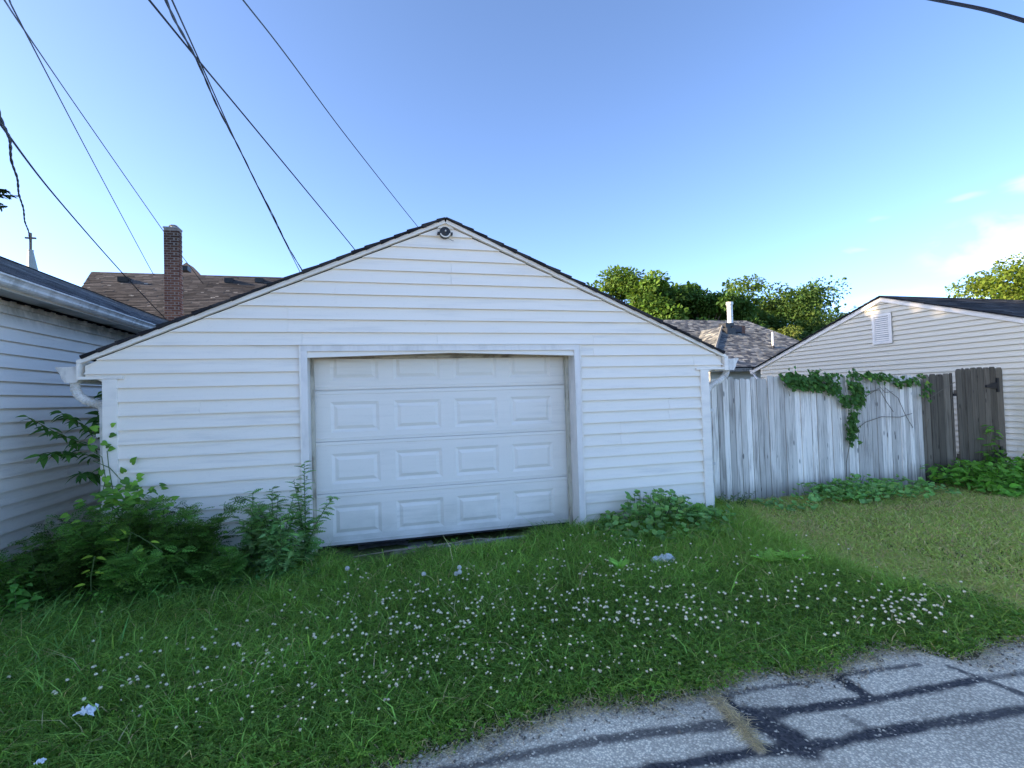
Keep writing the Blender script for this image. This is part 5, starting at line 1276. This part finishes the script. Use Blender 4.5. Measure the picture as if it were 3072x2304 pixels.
CL = [(900, 1310, 160, 55, 120), (1250, 1330, 220, 50, 90), (1000, 1420, 230, 60, 130), (800, 1480, 260, 80, 80), (430, 1450, 200, 90, 60), (1620, 1300, 260, 60, 70), (1250, 1450, 260, 50, 60), (1400, 1225, 110, 34, 46), (1360, 1345, 70, 22, 36), (1960, 1330, 85, 32, 66), (1750, 1290, 90, 36, 18), (1220, 1225, 90, 22, 28), (300, 1520, 160, 80, 16), (680, 1540, 170, 60, 24), (820, 1270, 60, 30, 12), (1500, 1330, 80, 40, 20), (1690, 1190, 80, 34, 16), (1320, 1165, 90, 20, 16), (1900, 1400, 110, 24, 16), (560, 1400, 80, 50, 12), (1130, 1260, 120, 30, 24)]
pts = []
for (cx, cy, sx_, sy_, n) in CL:
    for k in range(n):
        p = on_z((cx + rp.gauss(0, sx_ * .8)) * S, (cy + rp.gauss(0, sy_ * .8)) * S, .05)
        if 1.5 < p.y < 4.95 and -2.3 < p.x < 5 and p.y > edge_y(np.array([p.x]))[0] + .05: pts.append(p)
pts.sort(key=lambda p: p.length)
for i, p in enumerate(pts[:300]):
    o = bpy.data.objects.new('clover_flower', bl_m[i % 4]); COL.objects.link(o)
    o.location = (p.x, p.y, float(gz(p.x, p.y)) + rp.uniform(.085, .14)); o.rotation_euler = (rp.uniform(-.5, .5), rp.uniform(-.5, .5), rp.uniform(0, 6.28)); o.scale = [rp.uniform(.42, .85)] * 3
    tag(o, 'small white clover blossom standing in the lawn grass', 'flower', 'white clover blossoms scattered through the lawn')
rest = pts[300:]
if rest:
    bmv = np.array(blossom(9).v); bmf = []
    for f in blossom(9).f:
        for j in range(1, len(f) - 1): bmf.append((f[0], f[j], f[j + 1]))
    P = np.array([(p.x, p.y, float(gz(p.x, p.y)) + rp.uniform(.085, .13)) for p in rest])
    V, Fc, _ = scatter((bmv, np.array(bmf)), P, rnd_dirs(len(P), 0), np.tile(np.array((0, 0, 1.0)), (len(P), 1)), np.full(len(P), 1.0), cols(len(P), (.7, .68, .58)))
    cv = np.tile(np.array(blossom(9).c), (len(P), 1))
    me = np_mesh('far_clover_blossoms', V, Fc, cv); me.materials.append(MATS['petal'])
    tag(link('far_clover_blossoms', me, None), 'tiny white clover blossoms farther up the lawn', 'flowers', kind='stuff')
# dandelion clocks
for (px_, py_, zz, lab) in ((1042, 1705, .20, 'tall dandelion clock on a long bare stalk at the left of the lawn'), (1271, 1722, .12, 'dandelion clock in front of the garage door, the lone one left of the pair'), (1368, 1721, .12, 'bigger dandelion clock of the touching pair'), (1379, 1716, .13, 'smaller dandelion clock of the touching pair'), (1378, 1702, .12, 'faint dandelion clock just behind the touching pair')):
    p = on_z(px_, py_, zz); b = Vector((p.x, p.y, float(gz(p.x, p.y))))
    t = thing('dandelion_clock', b, lab, 'flower', 'dandelion clocks in the lawn')
    part('stalk', MB().tube([b, b.lerp(p, .5) + Vector((.006, 0, 0)), p], .002, 5), 'stem_green', t)
    mb = MB()
    for i in range(90):
        z_ = 1 - 2 * (i + .5) / 90; a = i * 2.4; r_ = math.sqrt(1 - z_ * z_); d = Vector((r_ * math.cos(a), r_ * math.sin(a), z_)); s = d.orthogonal().normalized() * .0012; e = p + d * .017
        q = d.cross(s).normalized() * .004; s3 = s.normalized() * .004
        mb.add([p + s * .3, p - s * .3, e], [(0, 1, 2)], (.42, .42, .38)); mb.add([e - s3, e + q, e + s3, e - q], [(0, 1, 2), (0, 2, 3)], (.55, .55, .52))
    part('seed_head', mb, 'petal', t)
# litter
def crumple(c, rx, ry, rz, seed, n=2):
    rr = random.Random(seed); import bmesh
    bm_ = bmesh.new(); bmesh.ops.create_icosphere(bm_, subdivisions=n, radius=1)
    mb = MB(); mb.v = [(c[0] + v.co.x * rx * (1 + rr.uniform(-.25, .25)), c[1] + v.co.y * ry * (1 + rr.uniform(-.25, .25)), c[2] + v.co.z * rz * (1 + rr.uniform(-.3, .3))) for v in bm_.verts]
    mb.f = [tuple(v.index for v in f.verts) for f in bm_.faces]; bm_.free(); return mb
p = on_z(187 * S, 1538 * S, .08)
def sheet(c, w, d, h, seed):                  # a crumpled sheet: creased grid with thickness
    rr = random.Random(seed); mb = MB(); n = 7; g = {}
    for side in (0, 1):
        for i in range(n):
            for j in range(n):
                if side == 0: g[i, j] = (rr.uniform(-.08, .08), rr.uniform(-.08, .08), abs(math.sin(i * 1.9 + j * 1.1 + seed)) * .6 + rr.uniform(0, .6) - .25 * abs(i - 3) * .3)
                q = g[i, j]; mb.v.append((c[0] + ((i / (n - 1)) - .5 + q[0]) * w, c[1] + ((j / (n - 1)) - .5 + q[1]) * d, c[2] + q[2] * h - side * .0015))
    for side in (0, 1):
        for i in range(n - 1):
            for j in range(n - 1):
                o = side * n * n; mb.f.append((o + i * n + j, o + (i + 1) * n + j, o + (i + 1) * n + j + 1, o + i * n + j + 1))
    return mb
solo('litter', sheet((p.x, p.y, .07), .075, .05, .034, 4), 'litter_paper', (p.x, p.y, .05), 'crumpled scrap of white paper lying in the grass at lower left', 'litter')
p = on_z(121, 2292, .07)
solo('litter', sheet((p.x, p.y, .075), .032, .022, .012, 6), 'litter_paper', (p.x, p.y, .05), 'tiny flake of white paper near the bottom left corner', 'litter')
p = on_z(1432 * S, 1211 * S, .02)
st_ = crumple((p.x + .035, p.y, .03), .075, .055, .042, 9, 3); s2_ = crumple((p.x - .045, p.y + .01, .02), .062, .05, .034, 12, 3)
st_.add(s2_.v, s2_.f)
solo('stone', st_, 'stone_pale', (p.x, p.y, -.05), 'pale two-lobed stone half hidden in the grass right of the door', 'stone')
